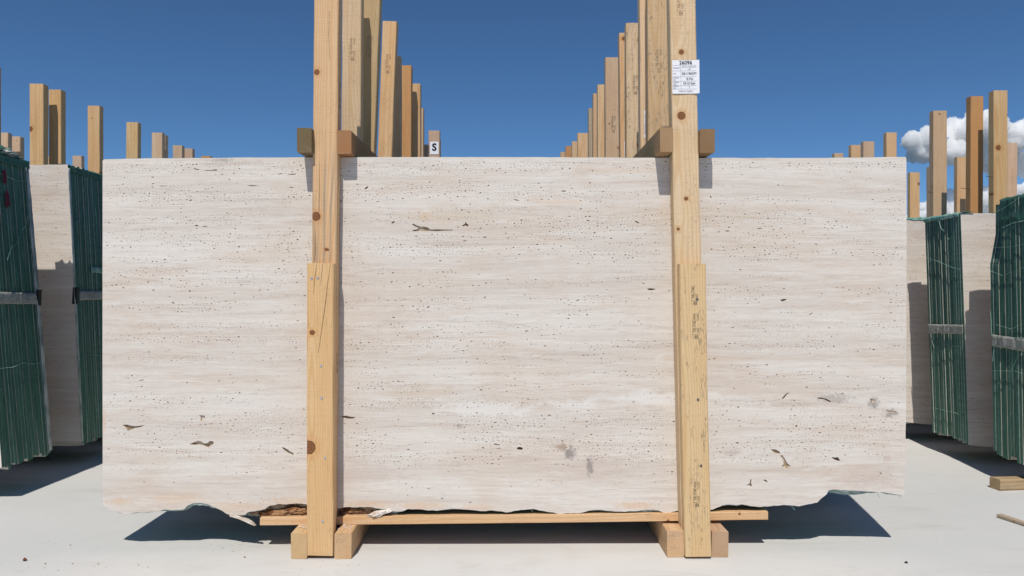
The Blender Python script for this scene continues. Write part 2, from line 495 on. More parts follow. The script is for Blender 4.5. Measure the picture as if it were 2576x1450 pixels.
def print_mesh(items, rects, mat, turn=False, y=-0.0006):
    """flat print facing -Y: items = (text, cx, cz, size, bold[, align_left_x]); rects = (x0,z0,x1,z1)"""
    vs, fs = [], []
    for it in items:
        body, cx, cz, size, bold = it[:5]
        tv, tf = text_geo(body, size, bold)
        if len(it) > 5 and tv:          # left aligned at cx, squeezed to width it[5] if wider
            x0 = min(v[0] for v in tv); x1 = max(v[0] for v in tv)
            k = min(1.0, it[5] / max(1e-6, x1 - x0))
            tv = [((v[0] - x0) * k, v[1]) for v in tv]
        n = len(vs)
        for a, b2 in tv:
            vs.append((a + cx, b2 + cz))
        fs += [tuple(i + n for i in f) for f in tf]
    for (x0, z0, x1, z1) in rects:
        n = len(vs)
        vs += [(x0, z0), (x1, z0), (x1, z1), (x0, z1)]
        fs.append((n, n + 1, n + 2, n + 3))
    if turn:
        vs = [(-b2, a) for a, b2 in vs]
    return mesh("print", [(a, y, b2) for a, b2 in vs], fs, mat)

def stamp_mesh(mat, dates=True):
    it = [("TR-718", 0.0, 0.0055, 0.0135, 0.0), ("HT", -0.012, -0.0075, 0.0135, 0.0)]
    rc = [(-0.028, -0.014, -0.0272, 0.014), (0.0235, -0.004, 0.0242, 0.013), (-0.045, 0.0125, 0.024, 0.0131)]
    if dates:
        it += [("2026", 0.037, 0.0055, 0.011, 0.0), ("1227", 0.037, -0.0075, 0.011, 0.0)]
        rc += [(0.0235, -0.013, 0.0242, -0.002)]
    # ear-of-wheat emblem
    rc += [(-0.0445, -0.001, -0.031, 0.0002)]
    for k in range(4):
        xx = -0.043 + k * 0.0033
        rc += [(xx, 0.0012, xx + 0.0014, 0.0065), (xx, -0.0072, xx + 0.0014, -0.0020)]
    return print_mesh(it, rc, mat, turn=True)

STAMP = stamp_mesh(INK)
STAMP_S = stamp_mesh(INK, False)
STAMP_F = stamp_mesh(INKF)

def stamp(post_obj, lx, lz, dpt, me=None, sc=1.0):
    o = obj("stamp", me or STAMP, post_obj, (lx, -dpt / 2 - 0.0007, lz))
    o.scale = (sc, 1, sc)
    return o

def nail(parent, lx, lz, front_y, mat=STEEL, r=0.0042):
    vs, fs = [], []
    n = 9
    for k in range(n):
        a = 2 * math.pi * k / n
        vs.append((r * math.cos(a), -0.0016, r * math.sin(a)))
    for k in range(n):
        a = 2 * math.pi * k / n
        vs.append((r * 1.05 * math.cos(a), 0.004, r * 1.05 * math.sin(a)))
    vs.append((0, -0.0022, 0))
    for k in range(n):
        fs.append((k, (k + 1) % n, n + (k + 1) % n, n + k))
        fs.append((k, 2 * n, (k + 1) % n))
    return obj("nail", mesh("nail", vs, fs, mat), parent, (lx, front_y, lz))

def side_nail(parent, lx, ly, lz, length=0.045):
    """rusty nail sticking out of the side of a post, bent a little"""
    vs, fs = [], []
    n = 6
    r = 0.0017
    rings = [(0.0, 0, r), (-length * 0.5, 0.002, r), (-length, 0.006, r), (-length, 0.006, 0.004), (-length - 0.0015, 0.006, 0.004)]
    for (xx, zz, rr) in rings:
        for k in range(n):
            a = 2 * math.pi * k / n
            vs.append((xx, rr * math.cos(a), zz + rr * math.sin(a)))
    for j in range(len(rings) - 1):
        for k in range(n):
            fs.append((j * n + k, j * n + (k + 1) % n, (j + 1) * n + (k + 1) % n, (j + 1) * n + k))
    fs.append(tuple(range((len(rings) - 1) * n, len(rings) * n)))
    return obj("nail", mesh("nail", vs, fs, RUST), parent, (lx, ly, lz))

def line_mark(parent, pts, width, mat, y, name="crack"):
    vs, fs = [], []
    for i, (a, b2) in enumerate(pts):
        t = i / (len(pts) - 1)
        ww = width * (0.25 + math.sin(math.pi * min(1, max(0, 0.08 + 0.84 * t)))) * 0.5
        vs += [(a - ww, y, b2), (a + ww, y, b2)]
    for i in range(len(pts) - 1):
        fs.append((2 * i, 2 * i + 1, 2 * i + 3, 2 * i + 2))
    return obj(name, mesh(name, vs, fs, mat), parent)

# ------------------------------------------------------------------ stone slabs
PITCH = 0.0214
THICK = 0.0200

def outline_normals(o):
    n = len(o)
    res = []
    for i in range(n):
        a, b2, c = o[i - 1], o[i], o[(i + 1) % n]
        e1 = Vector((b2[0] - a[0], b2[1] - a[1]))
        e2 = Vector((c[0] - b2[0], c[1] - b2[1]))
        m = Vector((e1.y, -e1.x)).normalized() + Vector((e2.y, -e2.x)).normalized()
        res.append(m.normalized() if m.length > 1e-6 else Vector((0, 0)))
    return res

def slab_mesh(outl, thick=THICK, holes=(), inset=0.0016, face_mat=TRAV, edge=(EDGE, NET), edge_pale=True, n_big=0):
    """outl: counter-clockwise (x,z) seen from the front; front face at y=0, ribbed edge wrapped in net.
    holes: (loop, depth, shrink) real cavities in the front face"""
    nrm = outline_normals(outl)
    n = len(outl)
    vs, fs, mi = [], [], []
    front = [(p[0] - q.x * inset, p[1] - q.y * inset) for p, q in zip(outl, nrm)]
    if holes:
        v2 = [Vector(p) for p in front]
        faces = [list(range(n))]
        loops = []
        for (lp, dep, shr) in holes:
            s0 = len(v2)
            v2 += [Vector(p) for p in lp]
            idx = list(range(s0, s0 + len(lp)))
            faces.append(idx)
        ov, oe, of, iv, ie, iff = delaunay_2d_cdt(v2, [], faces, 0, 1e-7)
        vs = [(p.x, 0.0, p.y) for p in ov]
        for f, src in zip(of, iff):
            if src and all(q == 0 for q in src):
                a, b2, c = (ov[k] for k in f[:3])
                if (b2 - a).cross(c - a) < 0:
                    f = list(reversed(f))
                fs.append(tuple(f))
                mi.append(0)
        remap = {}
        for newi, olds in enumerate(iv):
            for q in olds:
                remap[q] = newi
        ring0 = [remap[k] for k in range(n)]
        for hk, ((lp, dep, shr), idx) in enumerate(zip(holes, faces[1:])):
            pm = 4 if hk < n_big else 3
            cx = sum(p[0] for p in lp) / len(lp)
            cz = sum(p[1] for p in lp) / len(lp)
            s0 = len(vs)
            for p in lp:
                vs.append((cx + (p[0] - cx) * shr, dep, cz + (p[1] - cz) * shr))
            m = len(lp)
            for k in range(m):
                a, b2 = remap[idx[k]], remap[idx[(k + 1) % m]]
                fs.append((a, b2, s0 + (k + 1) % m, s0 + k)); mi.append(pm)
            fs.append(tuple(range(s0, s0 + m))); mi.append(pm)
    else:
        vs = [(p[0], 0.0, p[1]) for p in front]
        fs.append(tuple(range(n))); mi.append(0)
        ring0 = list(range(n))
    def ring(y, ins):
        s0 = len(vs)
        for p, q in zip(outl, nrm):
            vs.append((p[0] - q.x * ins, y, p[1] - q.y * ins))
        return list(range(s0, s0 + n))
    r1 = ring(0.0026, 0.0)
    r2 = ring(thick - 0.0022, 0.0)
    r3 = ring(thick, inset)
    for (ra, rb, m) in ((ring0, r1, 1 if edge_pale else 2), (r1, r2, 2), (r2, r3, 2)):
        for k in range(n):
            a, b2 = ra[k], ra[(k + 1) % n]
            c, d2 = rb[(k + 1) % n], rb[k]
            fs.append((b2, a, d2, c)); mi.append(m)
    fs.append(tuple(reversed(r3))); mi.append(0)
    return mesh("slab", vs, fs, [face_mat, edge[0], edge[1], PIT, CAVITY], mi)

def rough_line(pts, stepx, amp, seed, freq=14.0):
    out = [pts[0]]
    for a, b2 in zip(pts[:-1], pts[1:]):
        L = math.hypot(b2[0] - a[0], b2[1] - a[1])
        n = max(1, int(L / stepx))
        for k in range(1, n + 1):
            t = k / n
            x, z = a[0] + (b2[0] - a[0]) * t, a[1] + (b2[1] - a[1]) * t
            j = amp if k < n else amp * 0.5
            out.append((x + nz(x * freq, z * freq, seed) * j * 0.5, z + nz(x * freq, z * freq, seed + 5.5) * j))
    return out

def pit_loop(cx, cz, a, b2, tilt, rng, n):
    lp = []
    for k in range(n):
        t = 2 * math.pi * k / n
        q = rng.uniform(0.62, 1.15)
        u, v = a * q * math.cos(t), b2 * q * math.sin(t)
        lp.append((cx + u * math.cos(tilt) - v * math.sin(tilt), cz + u * math.sin(tilt) + v * math.cos(tilt)))
    return lp

def inside(p, poly):
    x, z = p
    c = False
    n = len(poly)
    j = n - 1
    for i in range(n):
        if (poly[i][1] > z) != (poly[j][1] > z):
            if x < (poly[j][0] - poly[i][0]) * (z - poly[i][1]) / (poly[j][1] - poly[i][1]) + poly[i][0]:
                c = not c
        j = i
    return c

def scatter_pits(box, count, density, rng, taken, outl=None, amin=0.00135, amax=0.0052, rare=0.04):
    """elongated pores laid in the beds of the stone; taken = list of (cx, cz, rx, rz) kept clear"""
    x0, z0, x1, z1 = box
    cell = 0.03
    grid = {}
    def add(e):
        for i in range(int((e[0] - e[2]) // cell), int((e[0] + e[2]) // cell) + 1):
            for j in range(int((e[1] - e[3]) // cell), int((e[1] + e[3]) // cell) + 1):
                grid.setdefault((i, j), []).append(e)
    for e in taken:
        add(e)
    holes = []
    queue = []
    tries = 0
    while len(holes) < count and tries < count * 40:
        tries += 1
        if queue:
            cx, cz = queue.pop()
            if not (x0 < cx < x1 and z0 < cz < z1):
                continue
        else:
            cx, cz = rng.uniform(x0, x1), rng.uniform(z0, z1)
            dn = density(cx, cz)
            if rng.random() > dn:
                continue
            if rng.random() < 0.22:      # pores follow one another along a bed
                qx, qz = cx, cz
                sl = rng.gauss(0, 0.05)
                for _ in range(rng.randint(3, 16)):
                    dq = rng.uniform(0.003, 0.011)
                    qx += dq
                    qz += dq * sl + rng.gauss(0, 0.0011)
                    queue.append((qx, qz))
        big = rng.random() < rare
        a = amin + (amax - amin) * rng.random() ** 2.6
        b2 = a * rng.uniform(0.24, 0.48)
        if big:
            a *= rng.uniform(1.4, 2.6); b2 *= rng.uniform(1.0, 1.9)
        b2 = max(b2, 0.0007)
        e = (cx, cz, a * 1.25 + 0.0006, b2 * 1.4 + a * 0.32 + 0.0005)
        hit = False
        for i in range(int((e[0] - e[2]) // cell), int((e[0] + e[2]) // cell) + 1):
            for j in range(int((e[1] - e[3]) // cell), int((e[1] + e[3]) // cell) + 1):
                for g in grid.get((i, j), ()):
                    if abs(g[0] - e[0]) < g[2] + e[2] and abs(g[1] - e[1]) < g[3] + e[3]:
                        hit = True
                        break
                if hit:
                    break
            if hit:
                break
        if hit:
            continue
        if outl is not None:
            if not all(inside((cx + sx * (a + 0.006), cz + sz * (b2 + 0.012)), outl) for sx in (-1, 1) for sz in (-1, 1)):
                continue
        add(e)
        tilt = rng.gauss(0, 0.22) if rng.random() < 0.8 else rng.uniform(-0.9, 0.9)
        tilt = max(-0.9, min(0.9, tilt))
        n = 6 if a < 0.005 else 9
        holes.append((pit_loop(cx, cz, a, b2, tilt, rng, n), rng.uniform(0.002, 0.0055), rng.uniform(0.45, 0.8)))
    return holes

# ------------------------------------------------------------------ front bundle
D0 = 2.6
def sp(px, py):
    return at(px, py, D0)

bottom_px = [(258, 1269), (262, 1274), (270, 1279), (285.4, 1285.7), (305.8, 1292.8), (318.5, 1294.6), (339, 1290.8), (361.8, 1290.8), (394.9, 1287.7),
    (412.7, 1282.7), (438, 1284.4), (463.6, 1281.9), (474, 1272), (486.5, 1267.5), (505, 1266), (522, 1269.3), (537.4, 1277), (555, 1284.4),
    (570.5, 1293.3), (583.2, 1297.2), (616.3, 1296.4), (623.9, 1289.5), (641.7, 1287), (667, 1281.9), (677.3, 1274.3), (697.7, 1269.2),
    (720.6, 1270.4), (746, 1267.4), (770, 1269.9), (800, 1272), (830, 1276), (856, 1280), (868, 1276.4), (898, 1277.5), (930, 1276.4),
    (945, 1279), (968, 1282), (982.7, 1285), (989.8, 1288), (1008.5, 1288), (1027, 1281.7), (1062, 1283), (1097.6, 1285.7), (1121, 1283),
    (1144.5, 1281), (1174, 1283), (1210, 1287), (1240, 1285), (1275, 1290), (1310, 1284), (1340, 1281), (1370, 1287), (1408.7, 1294),
    (1432, 1292.5), (1455.6, 1292.3), (1469.6, 1289), (1486, 1284.6), (1507, 1283.4), (1540, 1286.9), (1558.7, 1288.5), (1596, 1286.9),
    (1619.7, 1283.9), (1643, 1283), (1657, 1285.7), (1669, 1290.9), (1683, 1291.6), (1694.7, 1288), (1705, 1285.7), (1745, 1285),
    (1789.6, 1282.9), (1802.5, 1278.7), (1816.6, 1272.8), (1835.3, 1269.8), (1854, 1272), (1868, 1269.3), (1891.6, 1274.5), (1912.7, 1276.4),
    (1943, 1274), (1971, 1271.2), (1994.7, 1272.8), (2011.4, 1274.7), (2033.6, 1269), (2055.8, 1265.8), (2066.9, 1254.7), (2080.8, 1242.8),
    (2085, 1234.4), (2100, 1232.5), (2128, 1234.4), (2155.7, 1235.8), (2189, 1237.8), (2219.5, 1240), (2239, 1242.8), (2255.6, 1244.7), (2272, 1248)]
right_px = [(2275.6, 1244), (2277, 1215), (2277.8, 1183), (2279, 1130), (2278.6, 1085), (2280, 1044), (2280.4, 960), (2280.8, 800), (2281.2, 600), (2281.2, 470), (2280.6, 400)]
top_px = [(2279, 395), (2180, 396), (2050, 397.6), (1800, 397.2), (1500, 396), (1200, 395), (900, 395.2), (762, 395.6), (600, 396.6), (505, 397.5), (380, 398), (300, 400), (262, 401)]
left_px = [(257.6, 404), (257.4, 600), (257.2, 900), (257.6, 1100)]

b_line = rough_line([sp(*p) for p in bottom_px], 0.006, 0.0022, 1.7, 60)
front_outline = b_line + [sp(*p) for p in right_px] + rough_line([sp(*p) for p in top_px], 0.03, 0.0012, 3.1, 20) + [sp(*p) for p in left_px]

def zl(u, v):   # lower-left close view
    return sp(254.9 + u * .25448, 972.7 + v * .25448)
def zc(u, v):   # centre view
    return sp(872 + u * .2083, 469.6 + v * .2083)
def zd(u, v):   # lower centre view
    return sp(992.8 + u * .2082, 838.5 + v * .2082)
def zr(u, v):   # lower-right view
    return sp(1878.2 + u * .2775, 905.6 + v * .2775)
def zt(u, v):   # upper-left view
    return sp(254.9 + u * .2083, 375.6 + v * .2083)

big_cav = [
    ([zl(*p) for p in [(210, 380), (250, 376), (290, 385), (330, 392), (385, 388), (430, 379), (395, 399), (330, 415), (290, 430), (262, 440), (250, 415), (225, 400)]], 0.008, 0.75),
    ([zl(*p) for p in [(870, 573), (910, 552), (950, 537), (985, 542), (1020, 563), (1050, 558), (1075, 538), (1110, 543), (1113, 565), (1085, 590), (1065, 604), (1030, 592), (960, 580), (905, 581)]], 0.011, 0.78),
    ([zc(*p) for p in [(785, 460), (810, 448), (840, 468), (890, 483), (930, 483), (985, 498), (1010, 518), (1100, 518), (1170, 519), (1280, 521), (1285, 532), (1200, 536), (1000, 539), (880, 537), (795, 541), (798, 525), (850, 518), (868, 500), (830, 487)]], 0.006, 0.85),
    ([zd(*p) for p in [(1472, 1396), (1485, 1379), (1510, 1374), (1540, 1381), (1550, 1395), (1540, 1412), (1500, 1412)]], 0.018, 0.8),
    ([zr(*p) for p in [(220, 810), (265, 813), (300, 833), (306, 853), (270, 850), (235, 833)]], 0.006, 0.75),
    ([zr(*p) for p in [(304, 866), (326, 863), (347, 895), (367, 935), (402, 965), (392, 984), (330, 978), (320, 962), (338, 945), (322, 905)]], 0.006, 0.7),
    ([zr(*p) for p in [(768, 880), (800, 886), (826, 882), (850, 914), (832, 918), (790, 902)]], 0.016, 0.75),
    ([zl(*p) for p in [(965, 283), (1025, 288), (1022, 310), (1012, 347), (983, 347), (983, 310)]], 0.006, 0.8),
    ([zl(*p) for p in [(1780, 600), (1805, 603), (1845, 625), (1860, 640), (1903, 662), (1900, 684), (1850, 658), (1810, 632)]], 0.009, 0.75),
    ([sp(*p) for p in [(858, 1047), (872, 1046), (884, 1049), (896, 1050), (888, 1054), (874, 1055), (862, 1051)]], 0.014, 0.75),
    ([sp(*p) for p in [(1627, 727), (1636, 725.5), (1650, 727), (1644, 730), (1634, 731)]], 0.010, 0.7),
    ([sp(*p) for p in [(1963, 755), (1970, 752.5), (1981, 752), (1974, 757), (1966, 759)]], 0.010, 0.7),
    ([zr(*p) for p in [(318, 352), (330, 338), (352, 312), (380, 296), (388, 301), (362, 318), (345, 342), (328, 360)]], 0.008, 0.7),
    ([zr(*p) for p in [(632, 346), (680, 342), (720, 352), (768, 378), (760, 386), (712, 362), (660, 352)]], 0.010, 0.7),
    ([zr(*p) for p in [(1120, 352), (1166, 362), (1160, 380), (1150, 392), (1126, 384)]], 0.003, 0.85),
    ([zr(*p) for p in [(1262, 455), (1330, 462), (1366, 470), (1362, 482), (1300, 474), (1264, 472)]], 0.003, 0.85),
    ([zd(*p) for p in [(445, 975), (462, 960), (482, 974), (488, 984), (462, 982)]], 0.009, 0.7),
    ([zd(*p) for p in [(1190, 1348), (1220, 1330), (1240, 1340), (1282, 1352), (1262, 1358), (1215, 1352)]], 0.007, 0.7),
    ([zc(*p) for p in [(1392, 470), (1425, 455), (1440, 420), (1448, 450), (1475, 462), (1462, 486), (1432, 470), (1410, 482)]], 0.008, 0.75),
    ([zc(*p) for p in [(540, 432), (575, 415), (584, 430), (562, 448), (544, 444)]], 0.008, 0.7),
    ([zt(*p) for p in [(1110, 232), (1145, 236), (1185, 246), (1180, 252), (1120, 243)]], 0.007, 0.7),
    ([zt(*p) for p in [(1240, 254), (1330, 254), (1375, 244), (1404, 250), (1395, 258), (1320, 261), (1250, 259)]], 0.007, 0.7),
    ([zt(*p) for p in [(2120, 300), (2180, 291), (2190, 297), (2150, 305)]], 0.008, 0.7),
    ([zt(*p) for p in [(2245, 304), (2310, 297), (2350, 296), (2345, 305), (2300, 309), (2250, 308)]], 0.008, 0.7),
    ([zt(*p) for p in [(1755, 440), (1800, 436), (1860, 438), (1910, 441), (1890, 445), (1810, 447)]], 0.007, 0.7),
    ([zt(*p) for p in [(690, 446), (740, 441), (800, 440), (795, 445), (720, 449)]], 0.007, 0.7),
    ([zt(*p) for p in [(1120, 924), (1150, 914), (1180, 926), (1160, 930)]], 0.008, 0.7),
    ([zt(*p) for p in [(1218, 934), (1280, 929), (1278, 936), (1225, 939)]], 0.008, 0.7),
    ([zr(*p) for p in [(-8, 1134), (10, 1132), (28, 1120), (33, 1084), (44, 1086), (40, 1122), (52, 1142), (46, 1148), (20, 1140)]], 0.008, 0.7),
    ([zr(*p) for p in [(150, 1090), (168, 1086), (190, 1102), (186, 1112), (165, 1100)]], 0.008, 0.7),
    ([zr(*p) for p in [(440, 598), (452, 590), (464, 600), (455, 610), (446, 608)]], 0.013, 0.8),
]
def ccw(lp):
    a = sum(lp[i - 1][0] * lp[i][1] - lp[i][0] * lp[i - 1][1] for i in range(len(lp)))
    return lp if a > 0 else list(reversed(lp))
def ragged(lp, seed):
    out = []
    n = len(lp)
    for i in range(n):
        a, b2 = lp[i], lp[(i + 1) % n]
        out.append(a)
        L = math.hypot(b2[0] - a[0], b2[1] - a[1])
        if L > 0.008:
            t = 0.5
            out.append((a[0] + (b2[0] - a[0]) * t + nz(a[0] * 90, a[1] * 90, seed) * 0.0012, a[1] + (b2[1] - a[1]) * t + nz(a[0] * 90, a[1] * 90, seed + 3) * 0.0012))
    return out
big_cav = [(ragged(ccw(lp), 2.0 + i), dep, shr) for i, (lp, dep, shr) in enumerate(big_cav)]

def taken_boxes(cavs, pad=0.003):
    t = []
    for lp, dp, sh in cavs:
        xs = [p[0] for p in lp]; zs = [p[1] for p in lp]
        t.append(((min(xs) + max(xs)) / 2, (min(zs) + max(zs)) / 2, (max(xs) - min(xs)) / 2 + pad, (max(zs) - min(zs)) / 2 + pad))
    return t

# porous beds seen on the front slab: (y in view, half height, strength, x range)
beds = [(415, 9, .8, 262, 2270), (428, 6, .7, 262, 1700), (437, 5, .9, 560, 1700), (466, 6, .5, 300, 1500), (492, 12, 1.0, 262, 1700), (505, 8, .7, 1750, 2280),
        (533, 7, .5, 900, 2260), (556, 9, 1.0, 262, 2200), (568, 8, .9, 1000, 2280), (598, 10, .55, 262, 2280), (622, 7, .5, 300, 2000), (640, 9, .7, 900, 2270),
        (655, 6, .7, 262, 900), (688, 8, .75, 262, 1000), (714, 7, .9, 262, 1500), (736, 8, .75, 1780, 2280), (756, 6, .65, 900, 2280), (776, 8, .8, 262, 1100),
        (822, 7, .6, 262, 2280), (856, 6, 1.0, 262, 1200), (872, 5, .6, 800, 2280), (906, 8, .5, 262, 1600), (945, 6, .55, 900, 2280), (972, 6, .5, 900, 2280),
        (1013, 9, .55, 262, 2000), (1060, 18, .5, 262, 2280), (1090, 12, .55, 262, 1200), (1085, 16, .7, 1980, 2280), (1118, 14, .8, 900, 2280), (1133, 12, .75, 262, 900),
        (1155, 12, .5, 900, 2100)]
def front_density(cx, cz):
    px = 1288 + cx * FPX / D0
    py = 725 + (EYE - cz) * FPX / D0
    py += 9 * nz(cx * 1.3, cz * 2.0, 4.4)
    v = 0.03
    for (yc, hh, st, xa, xb) in beds:
        if xa <= px <= xb:
            t = (py - yc) / hh
            if abs(t) < 2.2:
                v += st * math.exp(-t * t) * max(0.0, 0.55 + 1.1 * nz(cx * 3.0, yc * 0.37, 2.2))
    if py > 1165:
        v *= 0.5
    v *= max(0.03, 0.62 + 1.25 * nz(cx * 5, cz * 12, 9.1))
    return v

TAN, ORA, WHI, GRY, BRN = (0.590, 0.475, 0.365), (0.640, 0.440, 0.285), (0.745, 0.722, 0.690), (0.275, 0.240, 0.225), (0.330, 0.225, 0.160)
def st(px, py, w, h, c, k, fine=0):
    x, z = sp(px, py)
    s_ = D0 / FPX
    return (x, z, w * s_, h * s_, c, k, fine)
FRONT = mat_travertine("travertine_front", [
    st(1720, 540, 330, 40, TAN, .40), st(1150, 545, 200, 36, TAN, .45), st(1880, 600, 260, 60, TAN, .25), st(700, 640, 200, 40, TAN, .25), st(1080, 700, 160, 40, TAN, .2),
    st(1400, 508, 90, 10, ORA, .35), st(1072, 545, 26, 12, ORA, .45, 1), st(1560, 430, 200, 6, ORA, .25), st(1060, 985, 120, 30, TAN, .40),
    st(1680, 1000, 230, 26, WHI, .7), st(1230, 1030, 160, 26, WHI, .6), st(1450, 1018, 90, 14, WHI, .55), st(1790, 1160, 150, 10, WHI, .4), st(620, 1010, 260, 40, WHI, .25),
    st(2180, 1205, 110, 40, (0.52, 0.415, 0.35), .45), st(1500, 1180, 160, 40, (0.535, 0.445, 0.39), .45), st(900, 1190, 140, 40, (0.53, 0.45, 0.41), .4), st(1850, 900, 260, 14, TAN, .25),
    st(1433, 1140, 20, 22, GRY, .9, 1), st(1412, 1126, 24, 13, BRN, .7, 1), st(1484, 1172, 12, 32, GRY, .8, 1), st(1155, 1073, 12, 7, GRY, .45, 1), st(1840, 1140, 30, 14, (0.42, 0.36, 0.33), .4, 1),
    st(2198, 1016, 18, 22, GRY, .8, 1), st(2240, 1040, 24, 14, GRY, .75, 1), st(2100, 1002, 60, 16, GRY, .5, 1), st(560, 403, 34, 5, GRY, .5, 1),
    st(300, 1262, 40, 12, ORA, .55, 1), st(440, 1256, 90, 20, ORA, .40, 1), st(600, 1275, 90, 18, ORA, .40, 1), st(720, 1262, 80, 14, ORA, .45, 1), st(930, 1270, 90, 14, ORA, .55, 1),
    st(1060, 1272, 80, 13, ORA, .60, 1), st(1200, 1276, 60, 10, ORA, .5, 1), st(1600, 1272, 70, 14, ORA, .60, 1), st(262, 1060, 6, 40, ORA, .5, 1), st(2232, 1152, 14, 10, (.5, .38, .32), .5, 1)])

def mat_resin():
    """second slab: grey green resin coat, torn brown where the face slab has broken away"""
    m, nt, b = new_mat("resin_coated_stone", 0.6, 0.3)
    co, tone, seed = objco(nt)
    x, y, z = node(nt, "ShaderNodeSeparateXYZ", None, {0: co}).outputs
    n = noise(nt, co, 30, 5, 0.65)
    res = mix(nt, step(nt, n, 0.36, 0.64), (0.22, 0.29, 0.255), (0.43, 0.50, 0.46))
    rub = mix(nt, step(nt, noise(nt, co, 38, 6, 0.7), 0.38, 0.60), (0.15, 0.065, 0.028), (0.50, 0.36, 0.235))
    mask = M(nt, 'MULTIPLY', step(nt, x, -0.945, -0.90), step(nt, x, -0.40, -0.44))
    nt.links.new(mix(nt, mask, res, rub), b.inputs["Base Color"])
    bump(nt, b, noise(nt, co, 70, 6, 0.7), 0.9, 0.008)
    return m
RESIN = mat_resin()
LIP = mat_noise("resin_lip", (0.30, 0.37, 0.335), (0.56, 0.60, 0.56), 55, 0.6, 0.5, 0.002)

def build_front_bundle():
    rng = random.Random(5)
    root = empty("slab_bundle", (0.0, D0, 0.12))
    tag(root, "large pale travertine slab bundle strapped between the two front post frames", "stone bundle", "travertine slab bundles")
    b = root.location
    holes = list(big_cav)
    xa, za = sp(262, 1288)
    xb, zb = sp(2277, 402)
    holes += scatter_pits((xa, za, xb, zb), 11000, front_density, rng, taken_boxes(big_cav), front_outline)
    me = slab_mesh(front_outline, THICK, holes, 0.0008, FRONT, n_big=len(big_cav))
    o = obj("slab", me, root, (-b.x, 0, -b.z), color=(1, 1, 1, 0.137))
    o["label"] = "face slab of pitted cream travertine with a ragged lower edge"
    # slabs behind: their edges show here and there as a grey green line
    for i in range(1, 16):
        pts = []
        for (px, py) in bottom_px:
            dy = 1.0 + 3.0 * nz(px * 0.012, i * 1.7, 0.4) + (2.2 + 2.6 * nz(px * 0.035, 3.1, 7.7) if i == 1 else 0.0)
            if i <= 2:
                if 400 < px < 545:
                    dy += 5.5
                if 600 < px < 990:
                    py = 1299 + 2.2 * nz(px * 0.05, 2.2, i)
                if 2078 < px < 2192:
                    dy += 6 + 6 * math.sin((px - 2078) / 114 * math.pi)
            elif 600 < px < 990:
                py = 1290
            if i > 2 and py < 1262:
                py += 6
            x, z = sp(px, py + (dy if i < 4 else dy - 6))
            pts.append((x, z))
        ol = rough_line(pts, 0.012, 0.003, i * 3.3, 40)
        dr, dt = rng.uniform(-.002, .0012), rng.uniform(0.0, .0028)
        r_ = [sp(*p) for p in right_px]; t_ = [sp(*p) for p in top_px]; l_ = [sp(*p) for p in left_px]
        ol += [(x + dr, z) for x, z in r_] + rough_line([(x + (dr if x > 0 else 0), z + dt) for x, z in t_], 0.05, 0.002, i * 1.9, 12) + [(x - rng.uniform(-.001, .0012), z) for x, z in l_]
        me = slab_mesh(ol, THICK, (), 0.0016, RESIN if i in (1, 2) else TRAV)
        obj("slab", me, root, (-b.x, i * PITCH, -b.z), color=(1, 1, 1, rng.random()))
    # torn lip of the resin backing showing below the face, most at the chipped places
    lips = [(470, 545, 6.5), (400, 470, 2.5), (285, 330, 2.0), (925, 1015, 4.0), (1080, 1190, 1.6), (1330, 1380, 2.0), (1465, 1560, 3.0), (1590, 1665, 5.0), (1690, 1705, 3.0), (1800, 1900, 2.8), (1900, 2060, 1.6), (2076, 2192, 5.0), (2225, 2270, 2.5)]
    for (pa, pb, wmax) in lips:
        vs, fs = [], []
        n = max(6, int((pb - pa) / 5))
        for k in range(n + 1):
            px = pa + (pb - pa) * k / n
            for (p0, q0), (p1, q1) in zip(bottom_px[:-1], bottom_px[1:]):
                if p0 <= px <= p1:
                    py = q0 + (q1 - q0) * (px - p0) / (p1 - p0)
                    break
            w = wmax * math.sin(math.pi * k / n) ** 0.7 * (0.75 + 0.5 * nz(px * 0.11, pa, 3.3))
            x, z0 = sp(px, py - 5)
            z1 = sp(px, py + w)[1]
            vs += [(x, 0.0052, z0), (x, 0.0042, z1), (x, 0.0195, z1 + 0.0008)]
        for k in range(n):
            a = k * 3
            fs += [(a + 1, a + 4, a + 3, a), (a + 2, a + 5, a + 4, a + 1)]
        obj("resin_lip", mesh("resin_lip", vs, fs, LIP), root, (-b.x, 0, -b.z))
    # loose fibres of the backing mesh hanging from the lower edge
    for pts in ([(2208, 1239), (2211, 1246), (2214, 1253)], [(1990, 1273), (1996, 1279), (2001, 1284)], [(2262, 1246), (2266, 1252), (2272, 1254)], [(1640, 1284), (1637, 1290)], [(1336, 1281), (1340, 1288)]):
        vs, fs = [], []
        for k, (px, py) in enumerate(pts):
            x, z = sp(px, py)
            w = 0.0009 if len(pts) < 5 else 0.0004
            vs += [(x - w, 0.004, z), (x + w, 0.004, z), (x, 0.0055, z)]
        for k in range(len(pts) - 1):
            for q in range(3):
                fs.append((k * 3 + q, k * 3 + (q + 1) % 3, k * 3 + 3 + (q + 1) % 3, k * 3 + 3 + q))
        obj("mesh_fibre", mesh("mesh_fibre", vs, fs, EDGE), root, (-b.x, 0, -b.z))
    return root
build_front_bundle()

